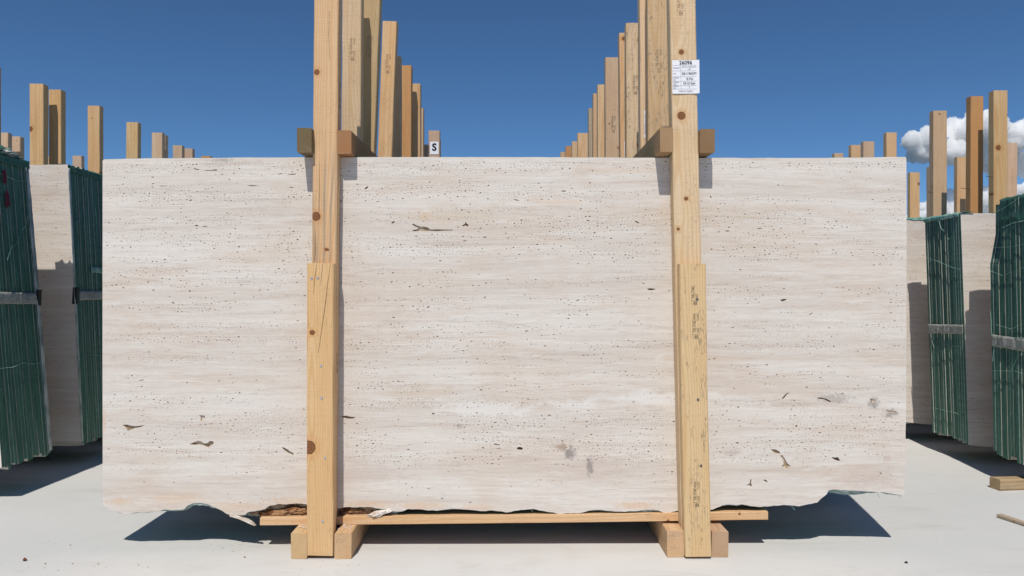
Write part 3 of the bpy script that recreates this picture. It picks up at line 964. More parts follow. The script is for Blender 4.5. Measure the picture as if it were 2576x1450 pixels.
# ------------------------------------------------------------------ lumps of broken stone
def lump_mesh(rx, ry, rz, seed, mat, sub=10, rough=0.35, freq=1.0):
    vs, fs = [], []
    nu, nv = sub * 2, sub
    for j in range(nv + 1):
        th = math.pi * j / nv
        for i in range(nu):
            ph = 2 * math.pi * i / nu
            n = Vector((math.sin(th) * math.cos(ph), math.sin(th) * math.sin(ph), math.cos(th)))
            q = 1 + rough * mnoise.fractal(n * (1.7 * freq) + Vector((seed, seed * 2, 0)), 1.0, 2.0, 4)
            vs.append((n.x * rx * q, n.y * ry * q, n.z * rz * q))
    for j in range(nv):
        for i in range(nu):
            a = j * nu + i
            b2 = j * nu + (i + 1) % nu
            fs.append((a, a + nu, b2 + nu, b2))
    return mesh("lump", vs, fs, mat)

# ------------------------------------------------------------------ front frames
def knots_local(xc, zb, lst, Y, lean=0.0):
    out = []
    for (px, py, rpx) in lst:
        x, z = at(px, py, Y)
        out.append((x - xc - lean * (z - zb), z - zb, rpx * Y / FPX))
    return out

def front_frame(side):
    Yl, Yu = 2.505, 2.545
    if side < 0:
        xb = -0.64
        f = empty("timber_rack", (xb, 2.5, 0))
        tag(f, "nailed pine frame at the front slab's left, without a paper tag", "timber rack", "timber racks holding the slab bundles")
        lean_u = 0.0095
        xu, wu = -0.6425 - 0.0065, 0.083
        xl, wl, lean_l = -0.642, 0.088, 0.001
        ku = [(797, 182, 7), (795, 545, 11), (820, 628, 4)]
        kl = [(785.5, 831, 6.5), (776, 1120, 17)]
        tone_u, tone_l = YELLOW, HONEY
    else:
        xb = 0.62
        f = empty("timber_rack", (xb, 2.5, 0))
        tag(f, "nailed pine frame at the front slab's right with white printed paper tag", "timber rack", "timber racks holding the slab bundles")
        lean_u = -0.0225
        xu, wu = 0.622, 0.0885
        xl, wl, lean_l = 0.6235, 0.088, -0.0195
        ku = [(1714, 131, 6.5), (1714, 291, 10), (1726, 500, 5), (1706, 576, 4)]
        kl = [(1717, 1255, 2.5)]
        tone_u, tone_l = CREAM, (0.695, 0.515, 0.302)
    b = f.location
    top = 2.06
    zb = 0.02
    mat_u = mat_wood("post_pine_a%d" % (side > 0), knots_local(xu, zb, ku, Yu, lean_u), 0.35 if side > 0 else 0.25, None if side > 0 else (0.75, 1.42))
    mat_l = mat_wood("post_pine_b%d" % (side > 0), knots_local(xl, zb, kl, Yl, lean_l), 0.6 if side > 0 else 0.2)
    up = lumber(f, "front_post", wu, 0.055, top, (xu - b.x, Yu + 0.0275 - b.y, zb), (0, math.atan(lean_u), 0), tone_u, mat_u)
    zt_ = at(800, 663 if side < 0 else 661, Yl)[1]
    lo = lumber(f, "lower_batten", wl, 0.0395, zt_ - 0.012, (xl - b.x, Yl + 0.0198 - b.y, 0.012 if side < 0 else 0.009), (0, math.atan(lean_l), 0), tone_l, mat_l)
    # rear post
    if side < 0:
        rp = post(f, "rear_post", 909, -40, 2.962, 0.075, -1, PALE, 0.004)
        stamp(rp, 0.004, 1.845, 0.055, STAMP_F)
    else:
        rp = post(f, "rear_post", 1629, -60, 2.962, 0.086, 1, (0.60, 0.43, 0.26), -0.005, WOOD_D)
        stamp(rp, 0.0, 1.80, 0.055, STAMP_F)
    # skids
    y1 = 3.06
    sk = []
    if side < 0:
        xs = [(-0.739, 0.0535, 0.087), (-0.594, 0.057, 0.086)]
    else:
        xs = [(0.522, 0.057, 0.089), (0.673, 0.055, 0.088)]
    for q, (x0, w, h) in enumerate(xs):
        y0 = 2.506 if side < 0 else 2.522
        sk.append(lumber(f, "skid", w, h, y1 - y0, (x0 + w / 2 - b.x, y0 - b.y, h / 2 + 0.001), (R(-90), 0, 0),
               [(0.62, 0.45, 0.25), (0.58, 0.40, 0.23)][q] if side < 0 else [(0.62, 0.43, 0.26), (0.50, 0.35, 0.22)][q], WOOD_D if (side < 0) == (q == 1) else WOOD))
    # top beams, resting on the slabs either side of the posts
    if side < 0:
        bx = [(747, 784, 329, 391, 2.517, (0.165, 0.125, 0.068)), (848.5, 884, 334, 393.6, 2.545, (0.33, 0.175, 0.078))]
    else:
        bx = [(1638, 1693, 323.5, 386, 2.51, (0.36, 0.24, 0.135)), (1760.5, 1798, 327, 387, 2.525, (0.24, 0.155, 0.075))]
    for q, (p0, p1, q0, q1, y0, tone) in enumerate(bx):
        xa, z1_ = at(p0, q0, y0)
        xc, z0_ = at(p1, q1, y0)
        if side > 0 and q == 0:
            xa = at(1660, 0, y0)[0]
        w, h = xc - xa, z1_ - z0_
        z0_ = max(z0_, 1.3625)
        lumber(f, "top_beam", w, h, 3.10 - y0, ((xa + xc) / 2 - b.x, y0 - b.y, z0_ + h / 2), (R(-90), 0, 0), tone, WOOD_D)
    # nails
    def npx(lst, Y, piece, xc, lean, dpt, mat=STEEL, r=0.0042):
        for (px, py) in lst:
            x, z = at(px, py, Y)
            nail(piece, x - xc - lean * (z - zb), z - piece.location.z, -dpt / 2, mat, r)
    if side < 0:
        npx([(799.5, 700), (784, 701), (807.8, 921), (809.5, 1002), (818, 1152.6), (811.6, 1312)], Yl, lo, xl, lean_l, 0.0395)
        npx([(825, 628)], Yu, up, xu, lean_u, 0.055, RUST, 0.003)
        yy = -0.0395 / 2 - 0.0008
        H = zt_ - 0.012
        line_mark(lo, [(-0.012, H - 0.004), (-0.018, H - 0.05), (-0.022, H - 0.10)], 0.0012, CRACK, yy)
        line_mark(lo, [(0.034, H - 0.003), (0.026, H - 0.06), (0.018, H - 0.13), (0.008, H - 0.20), (-0.006, H - 0.30)], 0.0013, CRACK, yy)
        line_mark(lo, [(0.008, H - 0.003), (0.004, H - 0.04), (0.002, H - 0.075)], 0.0009, CRACK, yy)
        yu = -0.0275 - 0.0008
        line_mark(up, [(0.012, 1.83), (0.010, 1.75), (0.014, 1.66)], 0.0009, CRACK, yu)
        line_mark(up, [(-0.030, 0.98), (-0.028, 1.02), (-0.030, 1.07)], 0.0012, CRACK, yu)
        line_mark(up, [(-0.018, 1.12), (-0.016, 1.22), (-0.018, 1.32)], 0.0008, CRACK, yu)
        # hand writing and stamp on the side of the post, turned to the gap
        for (piece, zz, xs_, me) in ((up, 1.545, 0.083 / 2 + 0.0012, STAMP), (up, 0.64, 0.083 / 2 + 0.0012, STAMP_S)):
            o = obj("stamp", me, piece, (xs_, 0.002, zz), (0, 0, R(90)))
    else:
        npx([(1754, 753.6), (1756, 1006), (1763.8, 1172.5)], Yl, lo, xl, lean_l, 0.0395, mat_plain("dull_nail", (0.16, 0.15, 0.14), 0.5, 0.4, 0.6), 0.0045)
        for (px, py, me) in ((1748, 737, STAMP_S), (1751, 822, STAMP), (1753, 1245, STAMP)):
            x, z = at(px, py, Yl)
            stamp(lo, x - xl - lean_l * (z - zb), z - 0.009, 0.0395, me, 0.92)
        x, z = at(1712, 6, Yu)
        stamp(up, x - xu - lean_u * (z - zb), z - zb, 0.055, STAMP_F)
        # printed paper tag
        x0, z1_ = at(1691.5, 152.5, Yu)
        x1, z0_ = at(1756, 236.5, Yu)
        W, Hh = x1 - x0, z1_ - z0_
        n = 8
        vs, fs = [], []
        for j in range(2):
            for i in range(n + 1):
                t = i / n
                yy = -0.0006 - (0.004 * max(0, t - 0.86) / 0.14) - 0.0006 * math.sin(t * 7 + j)
                vs.append(((t - 0.5) * W * 1.045, yy, (j - 0.5) * Hh))
        for i in range(n):
            fs.append((i, i + 1, n + 2 + i, n + 1 + i))
        lab = obj("paper_tag", mesh("paper_tag", vs, fs, PAPER), f, ((x0 + x1) / 2 - b.x + 0.001, Yu - 0.0022 - b.y, (z0_ + z1_) / 2), (0, math.atan(lean_u) * 0.4, 0))
        lab["label"] = "white printed bundle tag stapled to the post"
        rows = [0.0, .155, .320, .490, .630, .760, .865, 1.0]
        zr_ = [Hh / 2 - r * Hh for r in rows]
        xm = -W / 2 + 0.31 * W
        t_ = 0.00055
        rects = [(-W / 2, zz - t_ / 2, W / 2 - 0.003, zz + t_ / 2) for zz in zr_[1:-1]]
        rects += [(xm - t_ / 2, zr_[6], xm + t_ / 2, zr_[1]), (W / 2 - 0.003 - t_ / 2, -Hh / 2, W / 2 - 0.003 + t_ / 2, Hh / 2)]
        mid = (xm + W / 2 - 0.003) / 2
        def rc(k):
            return (zr_[k] + zr_[k + 1]) / 2
        lx = -W / 2 + 0.0015
        cw = xm - lx - 0.0015
        items = [("26096", 0, rc(0), 0.0176, 0.00012), ("VEINCUT TRAVERTINE", mid, rc(1) + 0.0036, 0.0049, 0.0), ("RAW", mid, rc(1) - 0.0036, 0.0049, 0.0),
                 ("2X119X279", mid, rc(2), 0.0104, 0.00015), ("16 Pcs", mid, rc(3), 0.0098, 0.00015), ("53,12 Sqm", mid, rc(4), 0.0098, 0.00015), ("1", mid, rc(5), 0.0088, 0.00015),
                 ("MADE IN TURKEY", 0, rc(6), 0.0062, 0.0),
                 ("PRODUCT", lx, rc(1), 0.0056, 0.0, cw), ("SIZE", lx, rc(2), 0.0054, 0.0, cw), ("BUNDLE", lx, rc(3) + 0.0034, 0.0052, 0.0, cw), ("PCS", lx, rc(3) - 0.0034, 0.0052, 0.0, cw),
                 ("BUNDLE", lx, rc(4) + 0.0034, 0.0052, 0.0, cw), ("SQM", lx, rc(4) - 0.0034, 0.0052, 0.0, cw), ("BUNDLE", lx, rc(5) + 0.0030, 0.0050, 0.0, cw), ("NO", lx, rc(5) - 0.0030, 0.0050, 0.0, cw)]
        obj("tag_print", print_mesh(items, rects, PRINT), lab, (0, -0.0013, 0))
        front_frame.left_col = ([it for it in items if len(it) > 5], rects, W, Hh)
    rng = random.Random(31 + side)
    for piece, w, dpt, L, n in ((up, wu, 0.055, 1.9, 9), (lo, wl, 0.0395, zt_ - 0.05, 11)):
        for k in range(n):
            sx = (1 if side < 0 else -1) if rng.random() < 0.75 else (-1 if side < 0 else 1)
            zz = rng.uniform(0.08, L)
            ln = rng.uniform(0.010, 0.028)
            o_ = rng.uniform(0.002, 0.006) * sx
            e = sx * (w / 2 - 0.0015)
            vs = [(e, -dpt / 2, zz), (e, -dpt / 2, zz + 0.0022), (e, -dpt / 2 + 0.002, zz + 0.001), (e + o_, -dpt / 2 - 0.002, zz + ln)]
            obj("splinter", mesh("splinter", vs, [(0, 1, 3), (1, 2, 3), (2, 0, 3), (0, 2, 1)], WOOD), piece, color=(0.66, 0.5, 0.32, 0.2))
    return f
front_frame(-1)
front_frame(1)

def small_tag(frame, post_obj, lx, lz, dpt, letter=None):
    """paper tag stapled on a post further back"""
    items, rects, W, Hh = front_frame.left_col
    if letter:
        W, Hh = 0.062, 0.090
    vs = [(-W / 2, 0, -Hh / 2), (W / 2, -0.0006, -Hh / 2), (W / 2, -0.001, Hh / 2), (-W / 2, 0, Hh / 2)]
    loc = post_obj.location + Vector((lx, -dpt / 2 - 0.002, lz))
    lab = obj("paper_tag", mesh("paper_tag", vs, [(0, 1, 2, 3)], PAPER), frame, loc)
    if letter:
        me = print_mesh([(letter, 0, 0.004, 0.072, 0.0022)], [], PRINT)
        lab["label"] = "white card with a black letter S"
    else:
        me = print_mesh(items, rects, PRINT)
    obj("tag_print", me, lab, (0, -0.0013, 0))
    return lab

# plank under the front bundle, broken stone on it
def build_plank():
    x0, z0 = at(654, 1323, 2.594)
    x1, z1 = at(1932.6, 1308.5, 2.594)
    L = math.hypot(x1 - x0, z1 - z0)
    me = lumber_mesh(0.028, 0.10, L, 991, WOOD, 0.0015, 0.0008)
    pk = obj("plank", me, None, (x0, 2.594 + 0.05, z0 + 0.0145), (0, R(90) - math.atan2(z1 - z0, x1 - x0), 0), (0.66, 0.445, 0.26, 0.71))
    tag(pk, "long thin pine plank lying under the front slab across both frames' skids", "plank")
    # local x of the piece is its vertical thickness
    return pk
build_plank()

def chunk(px, py, Y, rx, ry, rz, seed, mat, label, rot=(0, 0, 0), rough=0.45, freq=1.6):
    x, z = at(px, py, Y)
    o = obj("stone_chunk", lump_mesh(rx, ry, rz, seed, mat, 14, rough, freq), None, (x, Y, z), rot)
    tag(o, label, "stone", "loose broken stone under the front slab")
    return o
chunk(955, 1291, 2.60, 0.044, 0.014, 0.0085, 3.3, CHUNK, "white crumbly stone chunk on the plank right of the left front post", (0, R(-14), 0))
chunk(697, 1289, 2.622, 0.060, 0.014, 0.012, 8.1, RUBBLE, "rusty brown broken stone on the plank left of the left front post", (0, R(-4), 0), 0.55, 2.2)
chunk(747, 1283, 2.62, 0.040, 0.014, 0.013, 5.7, RUBBLE, "brown and cream stone lump beside the left front post on the plank", (0, R(6), 0), 0.55, 2.2)
chunk(890, 1283, 2.625, 0.045, 0.012, 0.009, 6.2, RUBBLE, "dark brown stone lump just right of the left front post under the slab", (0, R(2), 0), 0.55, 2.2)
def flake():
    # white sliver hanging from the lower edge, left of the plank
    pts = [(578, 1295), (600, 1300), (618, 1307), (632, 1316), (641, 1324)]
    wid = [5, 8, 8, 5, 1]
    vs, fs = [], []
    rng = random.Random(3)
    for (px, py), w in zip(pts, wid):
        for yy, kk in ((2.598, 0), (2.612, 0), (2.612, 1), (2.598, 1)):
            x, z = at(px + rng.uniform(-1, 1), py + (w if kk else 0) - 1 + rng.uniform(-1, 1), 2.598)
            vs.append((x, yy, z))
    for i in range(len(pts) - 1):
        a = i * 4
        for k in range(4):
            fs.append((a + k, a + (k + 1) % 4, a + 4 + (k + 1) % 4, a + 4 + k))
    fs.append((0, 1, 2, 3)); e = (len(pts) - 1) * 4; fs.append((e + 3, e + 2, e + 1, e))
    o = obj("stone_flake", mesh("stone_flake", vs, fs, CHUNK))
    tag(o, "white splinter of stone hanging below the slab at the plank's left end", "stone", "loose broken stone under the front slab")
flake()

# ------------------------------------------------------------------ net wrapped bundles
def poly_bundle(xl_t, xl_b, xr_t, xr_b, ztop, zbot, seed, amp=0.012, notch=None):
    """outline of a slab, counter-clockwise from lower left"""
    bot = rough_line([(xl_b, zbot), (xl_b + (xr_b - xl_b) * .25, zbot - .004), ((xl_b + xr_b) / 2, zbot + .006), (xl_b + (xr_b - xl_b) * .8, zbot - .003), (xr_b, zbot)], 0.05, amp, seed, 9)
    nseg = 8
    rt = [(xr_b + (xr_t - xr_b) * k / nseg, zbot + (ztop - zbot) * k / nseg) for k in range(1, nseg)]
    tp = rough_line([(xr_t, ztop), ((xl_t + xr_t) / 2, ztop + .002), (xl_t, ztop)], 0.08, 0.005, seed + 9, 7)
    lf = [(xl_t + (xl_b - xl_t) * k / nseg, ztop + (zbot - ztop) * k / nseg) for k in range(1, nseg)]
    return bot + rt + tp + lf

def generic_density(bands_seed):
    def f(cx, cz):
        v = 0.10 + max(0.0, 1.5 * nz(cx * 0.7, (cz + 0.02 * nz(cx * 1.5, cz * 3, 1.1)) * 22, bands_seed))
        return v * max(0.1, 0.8 + 0.9 * nz(cx * 6, cz * 14, bands_seed + 3))
    return f

def bundle(y0, y1, xl, xr, ztop, zbot, label, detail=None, seed=1, lean=(0, 0)):
    """xl/xr = ends at mid height; lean = (top, bottom) shift of the end nearest the aisle"""
    rng = random.Random(seed)
    n = max(6, int(round((y1 - y0) / PITCH)))
    pitch = (y1 - y0) / n
    xc = (xl + xr) / 2
    root = empty("slab_bundle", (xc, y0, zbot))
    tag(root, label, "stone bundle", "travertine slab bundles")
    shared = None
    right_aisle = abs(xr) < abs(xl)
    for i in range(n):
        if detail:
            e = rng.uniform(-.0016, .0016)
            tz = rng.uniform(-.005, .004) + detail.get("toprise", 0) * math.sin(i / n * 6) * .004
            xlt = xl + (lean[0] if not right_aisle else 0) + (e if not right_aisle else 0)
            xlb = xl + (lean[1] if not right_aisle else 0) + (e if not right_aisle else 0)
            xrt = xr + (lean[0] if right_aisle else 0) + (e if right_aisle else 0)
            xrb = xr + (lean[1] if right_aisle else 0) + (e if right_aisle else 0)
            zt2 = ztop + tz
            ol = poly_bundle(xlt - xc, xlb - xc, xrt - xc, xrb - xc, zt2 - zbot, rng.uniform(-.012, .012), seed * 3 + i * 1.3, 0.016)
            if detail.get("notch") and i >= n - 4:
                cut = []
                for (x, z) in ol:
                    if z > ztop - zbot - 0.17 and x < xlt - xc + 0.034:
                        x = max(x, xlt - xc + 0.030 + 0.004 * nz(z * 40, i, 2))
                        z = min(z, ztop - zbot - 0.012)
                    cut.append((x, z))
                ol = cut
            holes = ()
            if i == 0 and detail.get("pits"):
                xa, xb = detail["pits"]
                holes = scatter_pits((xa - xc, 0.02, xb - xc, ztop - zbot - .01), detail.get("count", 420), generic_density(seed * 1.7), rng, [], ol)
            me = slab_mesh(ol, pitch - 0.0010, holes, 0.0005, TRAV, edge_pale=(rng.random() < 0.40))
            obj("slab", me, root, (0, i * pitch, 0), color=(1, 1, 1, rng.random()))
        else:
            if shared is None:
                ol = poly_bundle(xl - xc, xl - xc, xr - xc, xr - xc, ztop - zbot, 0.0, seed, 0.012)
                shared = slab_mesh(ol, pitch - 0.0010, (), 0.0022, TRAV)
            obj("slab", shared, root, (rng.uniform(-.006, .006), i * pitch, rng.uniform(-.004, .004)), color=(1, 1, 1, rng.random()))
    return root

def end_patch(root, name, sgn, endx, y0, y1, z_lo, z_hi, mat, out=0.005, ny=26, nzs=8, wr=0.003, seed=1.0, ragged_lo=0.0, over_top=0.0, slope=0.0):
    """sheet of film or net lying on the aisle end of a bundle; sgn = +1 when the end faces +X"""
    b = root.location
    vs, fs = [], []
    for j in range(nzs + 1):
        for i in range(ny + 1):
            t = i / ny
            y = y0 + (y1 - y0) * t
            lo = z_lo + ragged_lo * nz(t * 5, seed, 0.2) + slope * (t - 0.5)
            hi = z_hi + slope * (t - 0.5) * (0 if over_top else 1)
            z = lo + (hi - lo) * j / nzs
            o = out + wr * (nz(t * 9, z * 9, seed) + 0.5 * nz(t * 26, z * 30, seed + 4)) + 0.0012 * math.sin(t * ny * 2.1)
            vs.append((endx(z) + sgn * max(0.0026, o) - b.x, y - b.y, z - b.z))
    W = ny + 1
    rows = nzs + 1
    if over_top:
        for j in range(1, 4):
            for i in range(ny + 1):
                t = i / ny
                y = y0 + (y1 - y0) * t
                zz = z_hi + 0.006 + wr * 1.6 * (nz(t * 7, j * 0.7, seed + 2) + 0.6)
                vs.append((endx(z_hi) + sgn * (0.004 - over_top * j / 3) - b.x, y - b.y, zz - b.z))
        rows += 3
    for j in range(rows - 1):
        for i in range(ny):
            a = j * W + i
            q = (a, a + 1, a + W + 1, a + W)
            fs.append(q if sgn > 0 else tuple(reversed(q)))
    o = obj(name, mesh(name, vs, fs, mat, smooth=True), root, color=(1, 1, 1, seed % 1.0))
    md = o.modifiers.new("thickness", 'SOLIDIFY')
    md.thickness = 0.0009
    return o

def end_line(root, name, sgn, endx, pts, width, mat, out=0.0042):
    """crease in the net on the aisle end: pts = (y, z)"""
    b = root.location
    vs, fs = [], []
    fine = []
    for a, c in zip(pts[:-1], pts[1:]):
        n = max(1, int(math.hypot(c[0] - a[0], c[1] - a[1]) / 0.02))
        for k in range(n):
            t = k / n
            fine.append((a[0] + (c[0] - a[0]) * t, a[1] + (c[1] - a[1]) * t))
    fine.append(pts[-1])
    for i, (y, z) in enumerate(fine):
        y += 0.003 * nz(i * 0.9, y * 9, 1.3)
        z += 0.004 * nz(i * 0.7, y * 9, 5.3)
        q = fine[min(i + 1, len(fine) - 1)]
        p = fine[max(i - 1, 0)]
        t = Vector((q[0] - p[0], q[1] - p[1])).normalized()
        ww = width * (0.6 + 0.5 * nz(i * 0.6, z * 7, 2.7)) / 3
        x = endx(z) + sgn * out - b.x
        vs += [(x, y - t.y * ww - b.y, z + t.x * ww - b.z), (x + sgn * 0.0016, y - b.y, z - b.z), (x, y + t.y * ww - b.y, z - t.x * ww - b.z)]
    for i in range(len(fine) - 1):
        a = i * 3
        for k in range(2):
            fs.append((a + k, a + k + 1, a + k + 4, a + k + 3))
    return obj(name, mesh(name, vs, fs, mat), root)

def strap(root, sgn, endx, y0, y1, zc, w, seed, slope=0.0, clip=None):
    s = end_patch(root, "strap", sgn, endx, y0, y1, zc - w / 2, zc + w / 2, STRAP, 0.006, 30, 4, 0.0035, seed, 0.004, 0, slope)
    if clip is not None:
        b = root.location
        # black corner guard folded round the edge of the stone
        yy, h = clip
        sg = sgn
        x = endx(zc)
        prof = [(x - sg * 0.022, yy - 0.006), (x + sg * 0.004, yy - 0.010), (x + sg * 0.0085, yy - 0.004), (x + sg * 0.0085, yy + 0.018)]
        vs, fs = [], []
        for k, z in enumerate((zc - h / 2, zc - h * .1, zc + h / 2)):
            dxx = 0.002 * (k - 1)
            for (px, py) in prof:
                vs.append((px + dxx - b.x, py - b.y, z - b.z))
        for k in range(2):
            for q in range(3):
                a = k * 4 + q
                fs.append((a, a + 1, a + 5, a + 4))
        c = obj("corner_guard", mesh("corner_guard", vs, fs, BLACK), root)
        md = c.modifiers.new("thickness", 'SOLIDIFY'); md.thickness = 0.004; md.offset = 0
    return s

GAP_L, GAP_R = -2.93, 3.00      # inner edge of the inner posts of the side rows

# --- left row, first bundle
def left_first():
    zt_, zb_ = 1.497, 0.14
    ex = lambda z: -2.267 + (1.497 - z) / 1.357 * 0.113
    r = bundle(3.165, 3.50, -5.02, -2.21, zt_, zb_, "nearest net wrapped bundle at left edge with red paint marks", {"toprise": 1}, 11, (-0.057, 0.056))
    end_patch(r, "net_cover", 1, ex, 3.16, 3.505, 1.462, 1.499, NET, 0.006, 28, 8, 0.005, 3.2, 0.02, 0.12)
    end_line(r, "net_fold", 1, ex, [(3.17, 1.405), (3.30, 1.412), (3.41, 1.395), (3.50, 1.408)], 0.006, FOLD)
    o = obj("film_roll", lump_mesh(0.07, 0.10, 0.020, 2.2, CLEAR, 14, 0.5, 1.8), r, (-2.33 - r.location.x, 3.40 - r.location.y, 1.512 - r.location.z))
    o = obj("film_roll", lump_mesh(0.07, 0.10, 0.018, 4.2, FOLD, 14, 0.5, 1.8), r, (-2.31 - r.location.x, 3.27 - r.location.y, 1.522 - r.location.z))
    end_patch(r, "film_edge", 1, ex, 3.478, 3.503, 0.15, 1.47, CLEAR, 0.0055, 3, 60, 0.003, 5.2)
    end_line(r, "net_fold", 1, ex, [(3.30, 1.03), (3.335, 1.09), (3.37, 1.105), (3.42, 1.17), (3.455, 1.20), (3.475, 1.265), (3.495, 1.285)], 0.007, FOLD)
    end_line(r, "net_fold", 1, ex, [(3.17, 0.565), (3.27, 0.560), (3.35, 0.572), (3.42, 0.560), (3.50, 0.566)], 0.006, FOLD)
    end_line(r, "net_fold", 1, ex, [(3.17, 0.47), (3.3, 0.478), (3.40, 0.49), (3.50, 0.472)], 0.004, NET, 0.006)
    strap(r, 1, ex, 3.165, 3.498, 0.862, 0.052, 1.4, -0.01, (3.492, 0.075))
    for (yy, zz, s) in ((3.325, 1.40, .034), (3.33, 1.30, .040)):
        me = mesh("paint", [(0, s * 0.42 * math.cos(k * .628) * (1 + .35 * math.sin(k * 2.3)), s * math.sin(k * .628) * (1 + .2 * math.sin(k * 3.7))) for k in range(10)], [tuple(range(10))], REDP)
        o = obj("paint_mark", me, r, (ex(zz) + 0.0072 - r.location.x, yy - r.location.y, zz - r.location.z), (0, math.atan(-0.083), 0))
left_first()

def left_second():
    zt_, zb_ = 1.535, 0.108
    ex = lambda z: -2.272 + (1.535 - z) / 1.43 * 0.07
    r = bundle(3.83, 4.17, -5.05, -2.237, zt_, zb_, "second left row bundle, pale face half in shade, green net end", {"pits": (-2.62, -2.25), "count": 1200, "toprise": 1}, 23, (-0.035, 0.035))
    end_patch(r, "net_cover", 1, ex, 3.845, 4.175, 1.498, 1.532, NET, 0.006, 28, 8, 0.006, 7.2, 0.02, 0.10)
    end_patch(r, "film_edge", 1, ex, 3.826, 3.846, 0.12, 1.52, CLEAR, 0.0045, 3, 60, 0.002, 9.1)
    end_patch(r, "net_patch", 1, ex, 3.99, 4.17, 0.99, 1.02, FOLD, 0.007, 16, 4, 0.004, 4.4, 0.01)
    for yy, za, zb2 in ((3.95, 1.50, 1.2), (4.00, 0.98, 0.60), (4.06, 1.34, 1.2), (4.10, 0.98, 0.7), (4.04, 0.98, 0.62)):
        end_line(r, "net_fold", 1, ex, [(yy, za), (yy + .002, (za + zb2) / 2), (yy, zb2)], 0.003, EDGE)
    end_line(r, "net_fold", 1, ex, [(3.865, 1.235), (3.88, 1.25), (3.90, 1.255), (3.93, 1.32)], 0.005, FOLD)
    end_line(r, "net_fold", 1, ex, [(3.85, 0.548), (3.95, 0.556), (4.05, 0.545), (4.17, 0.552)], 0.005, FOLD)
    end_line(r, "net_fold", 1, ex, [(3.93, 0.20), (4.0, 0.28), (4.08, 0.33), (4.16, 0.44)], 0.003, EDGE)
    strap(r, 1, ex, 3.87, 4.17, 0.868, 0.05, 2.4, 0.0, (3.84, 0.085))
left_second()

def right_first():
    zt_, zb_ = 1.315, 0.125
    ex = lambda z: 2.272 + (1.315 - z) / 1.19 * 0.022
    r = bundle(3.235, 3.57, 2.283, 5.08, zt_, zb_, "nearest green netted bundle at the right edge with a broken top corner", {"notch": True, "toprise": 1}, 37, (-0.011, 0.011))
    end_patch(r, "net_cover", -1, lambda z: ex(z) + 0.004, 3.24, 3.49, 1.205, 1.318, NET, 0.006, 26, 8, 0.006, 11.2, 0.03, 0.10, 0.02)
    end_line(r, "net_fold", -1, ex, [(3.24, 1.215), (3.32, 1.205), (3.40, 1.20), (3.47, 1.185)], 0.007, FOLD)
    end_line(r, "net_fold", -1, ex, [(3.35, 1.315), (3.42, 1.285), (3.49, 1.27), (3.545, 1.255)], 0.006, FOLD)
    end_line(r, "net_fold", -1, ex, [(3.25, 1.10), (3.33, 1.10), (3.42, 1.094), (3.56, 1.10)], 0.0025, FOLD)
    end_line(r, "net_fold", -1, ex, [(3.25, 1.03), (3.36, 0.99), (3.47, 0.965), (3.565, 0.99)], 0.0025, FOLD)
    end_line(r, "net_fold", -1, ex, [(3.25, 0.80), (3.33, 0.75), (3.42, 0.72), (3.52, 0.735)], 0.0025, EDGE)
    end_line(r, "net_fold", -1, ex, [(3.25, 0.69), (3.35, 0.685), (3.47, 0.675), (3.56, 0.67)], 0.003, FOLD)
    end_line(r, "net_fold", -1, ex, [(3.564, 0.80), (3.56, 0.70), (3.545, 0.62), (3.555, 0.56)], 0.005, FOLD)
    end_line(r, "net_fold", -1, ex, [(3.30, 0.63), (3.38, 0.60), (3.44, 0.50), (3.54, 0.45)], 0.003, FOLD)
    end_line(r, "net_fold", -1, ex, [(3.27, 0.52), (3.40, 0.53), (3.56, 0.515)], 0.003, FOLD)
    strap(r, -1, ex, 3.24, 3.56, 0.655, 0.056, 3.4, 0.008)
right_first()

def right_second():
    zt_, zb_ = 1.288, 0.108
    ex = lambda z: 2.305 + (1.29 - z) / 1.18 * 0.043
    r = bundle(3.85, 4.185, 2.3265, 5.1, zt_, zb_, "second right row bundle with a flat green netted end and sunlit white face", {"pits": (2.33, 2.62), "count": 1000, "toprise": 1}, 41, (-0.021, 0.021))
    end_patch(r, "net_cover", -1, ex, 3.86, 4.185, 1.272, 1.292, FOLD, 0.005, 26, 4, 0.004, 13.2, 0.008, 0.08)
    end_line(r, "net_fold", -1, ex, [(3.86, 1.00), (3.95, 1.02), (4.05, 1.05), (4.18, 1.075)], 0.003, FOLD)
    end_line(r, "net_fold", -1, ex, [(4.04, 1.27), (4.02, 1.225), (3.99, 1.21)], 0.004, FOLD)
    end_line(r, "net_fold", -1, ex, [(3.93, 1.175), (3.95, 1.165), (3.97, 1.17)], 0.005, FOLD)
    end_line(r, "net_fold", -1, ex, [(4.18, 0.66), (4.15, 0.62), (4.13, 0.58)], 0.005, CLEAR)
    end_line(r, "net_fold", -1, ex, [(3.87, 0.61), (3.95, 0.60), (4.05, 0.565), (4.17, 0.54)], 0.002, FOLD)
    end_line(r, "net_fold", -1, ex, [(3.87, 0.245), (3.98, 0.25), (4.18, 0.24)], 0.003, FOLD)
    strap(r, -1, ex, 3.855, 4.18, 0.687, 0.05, 5.4, -0.012)
right_second()

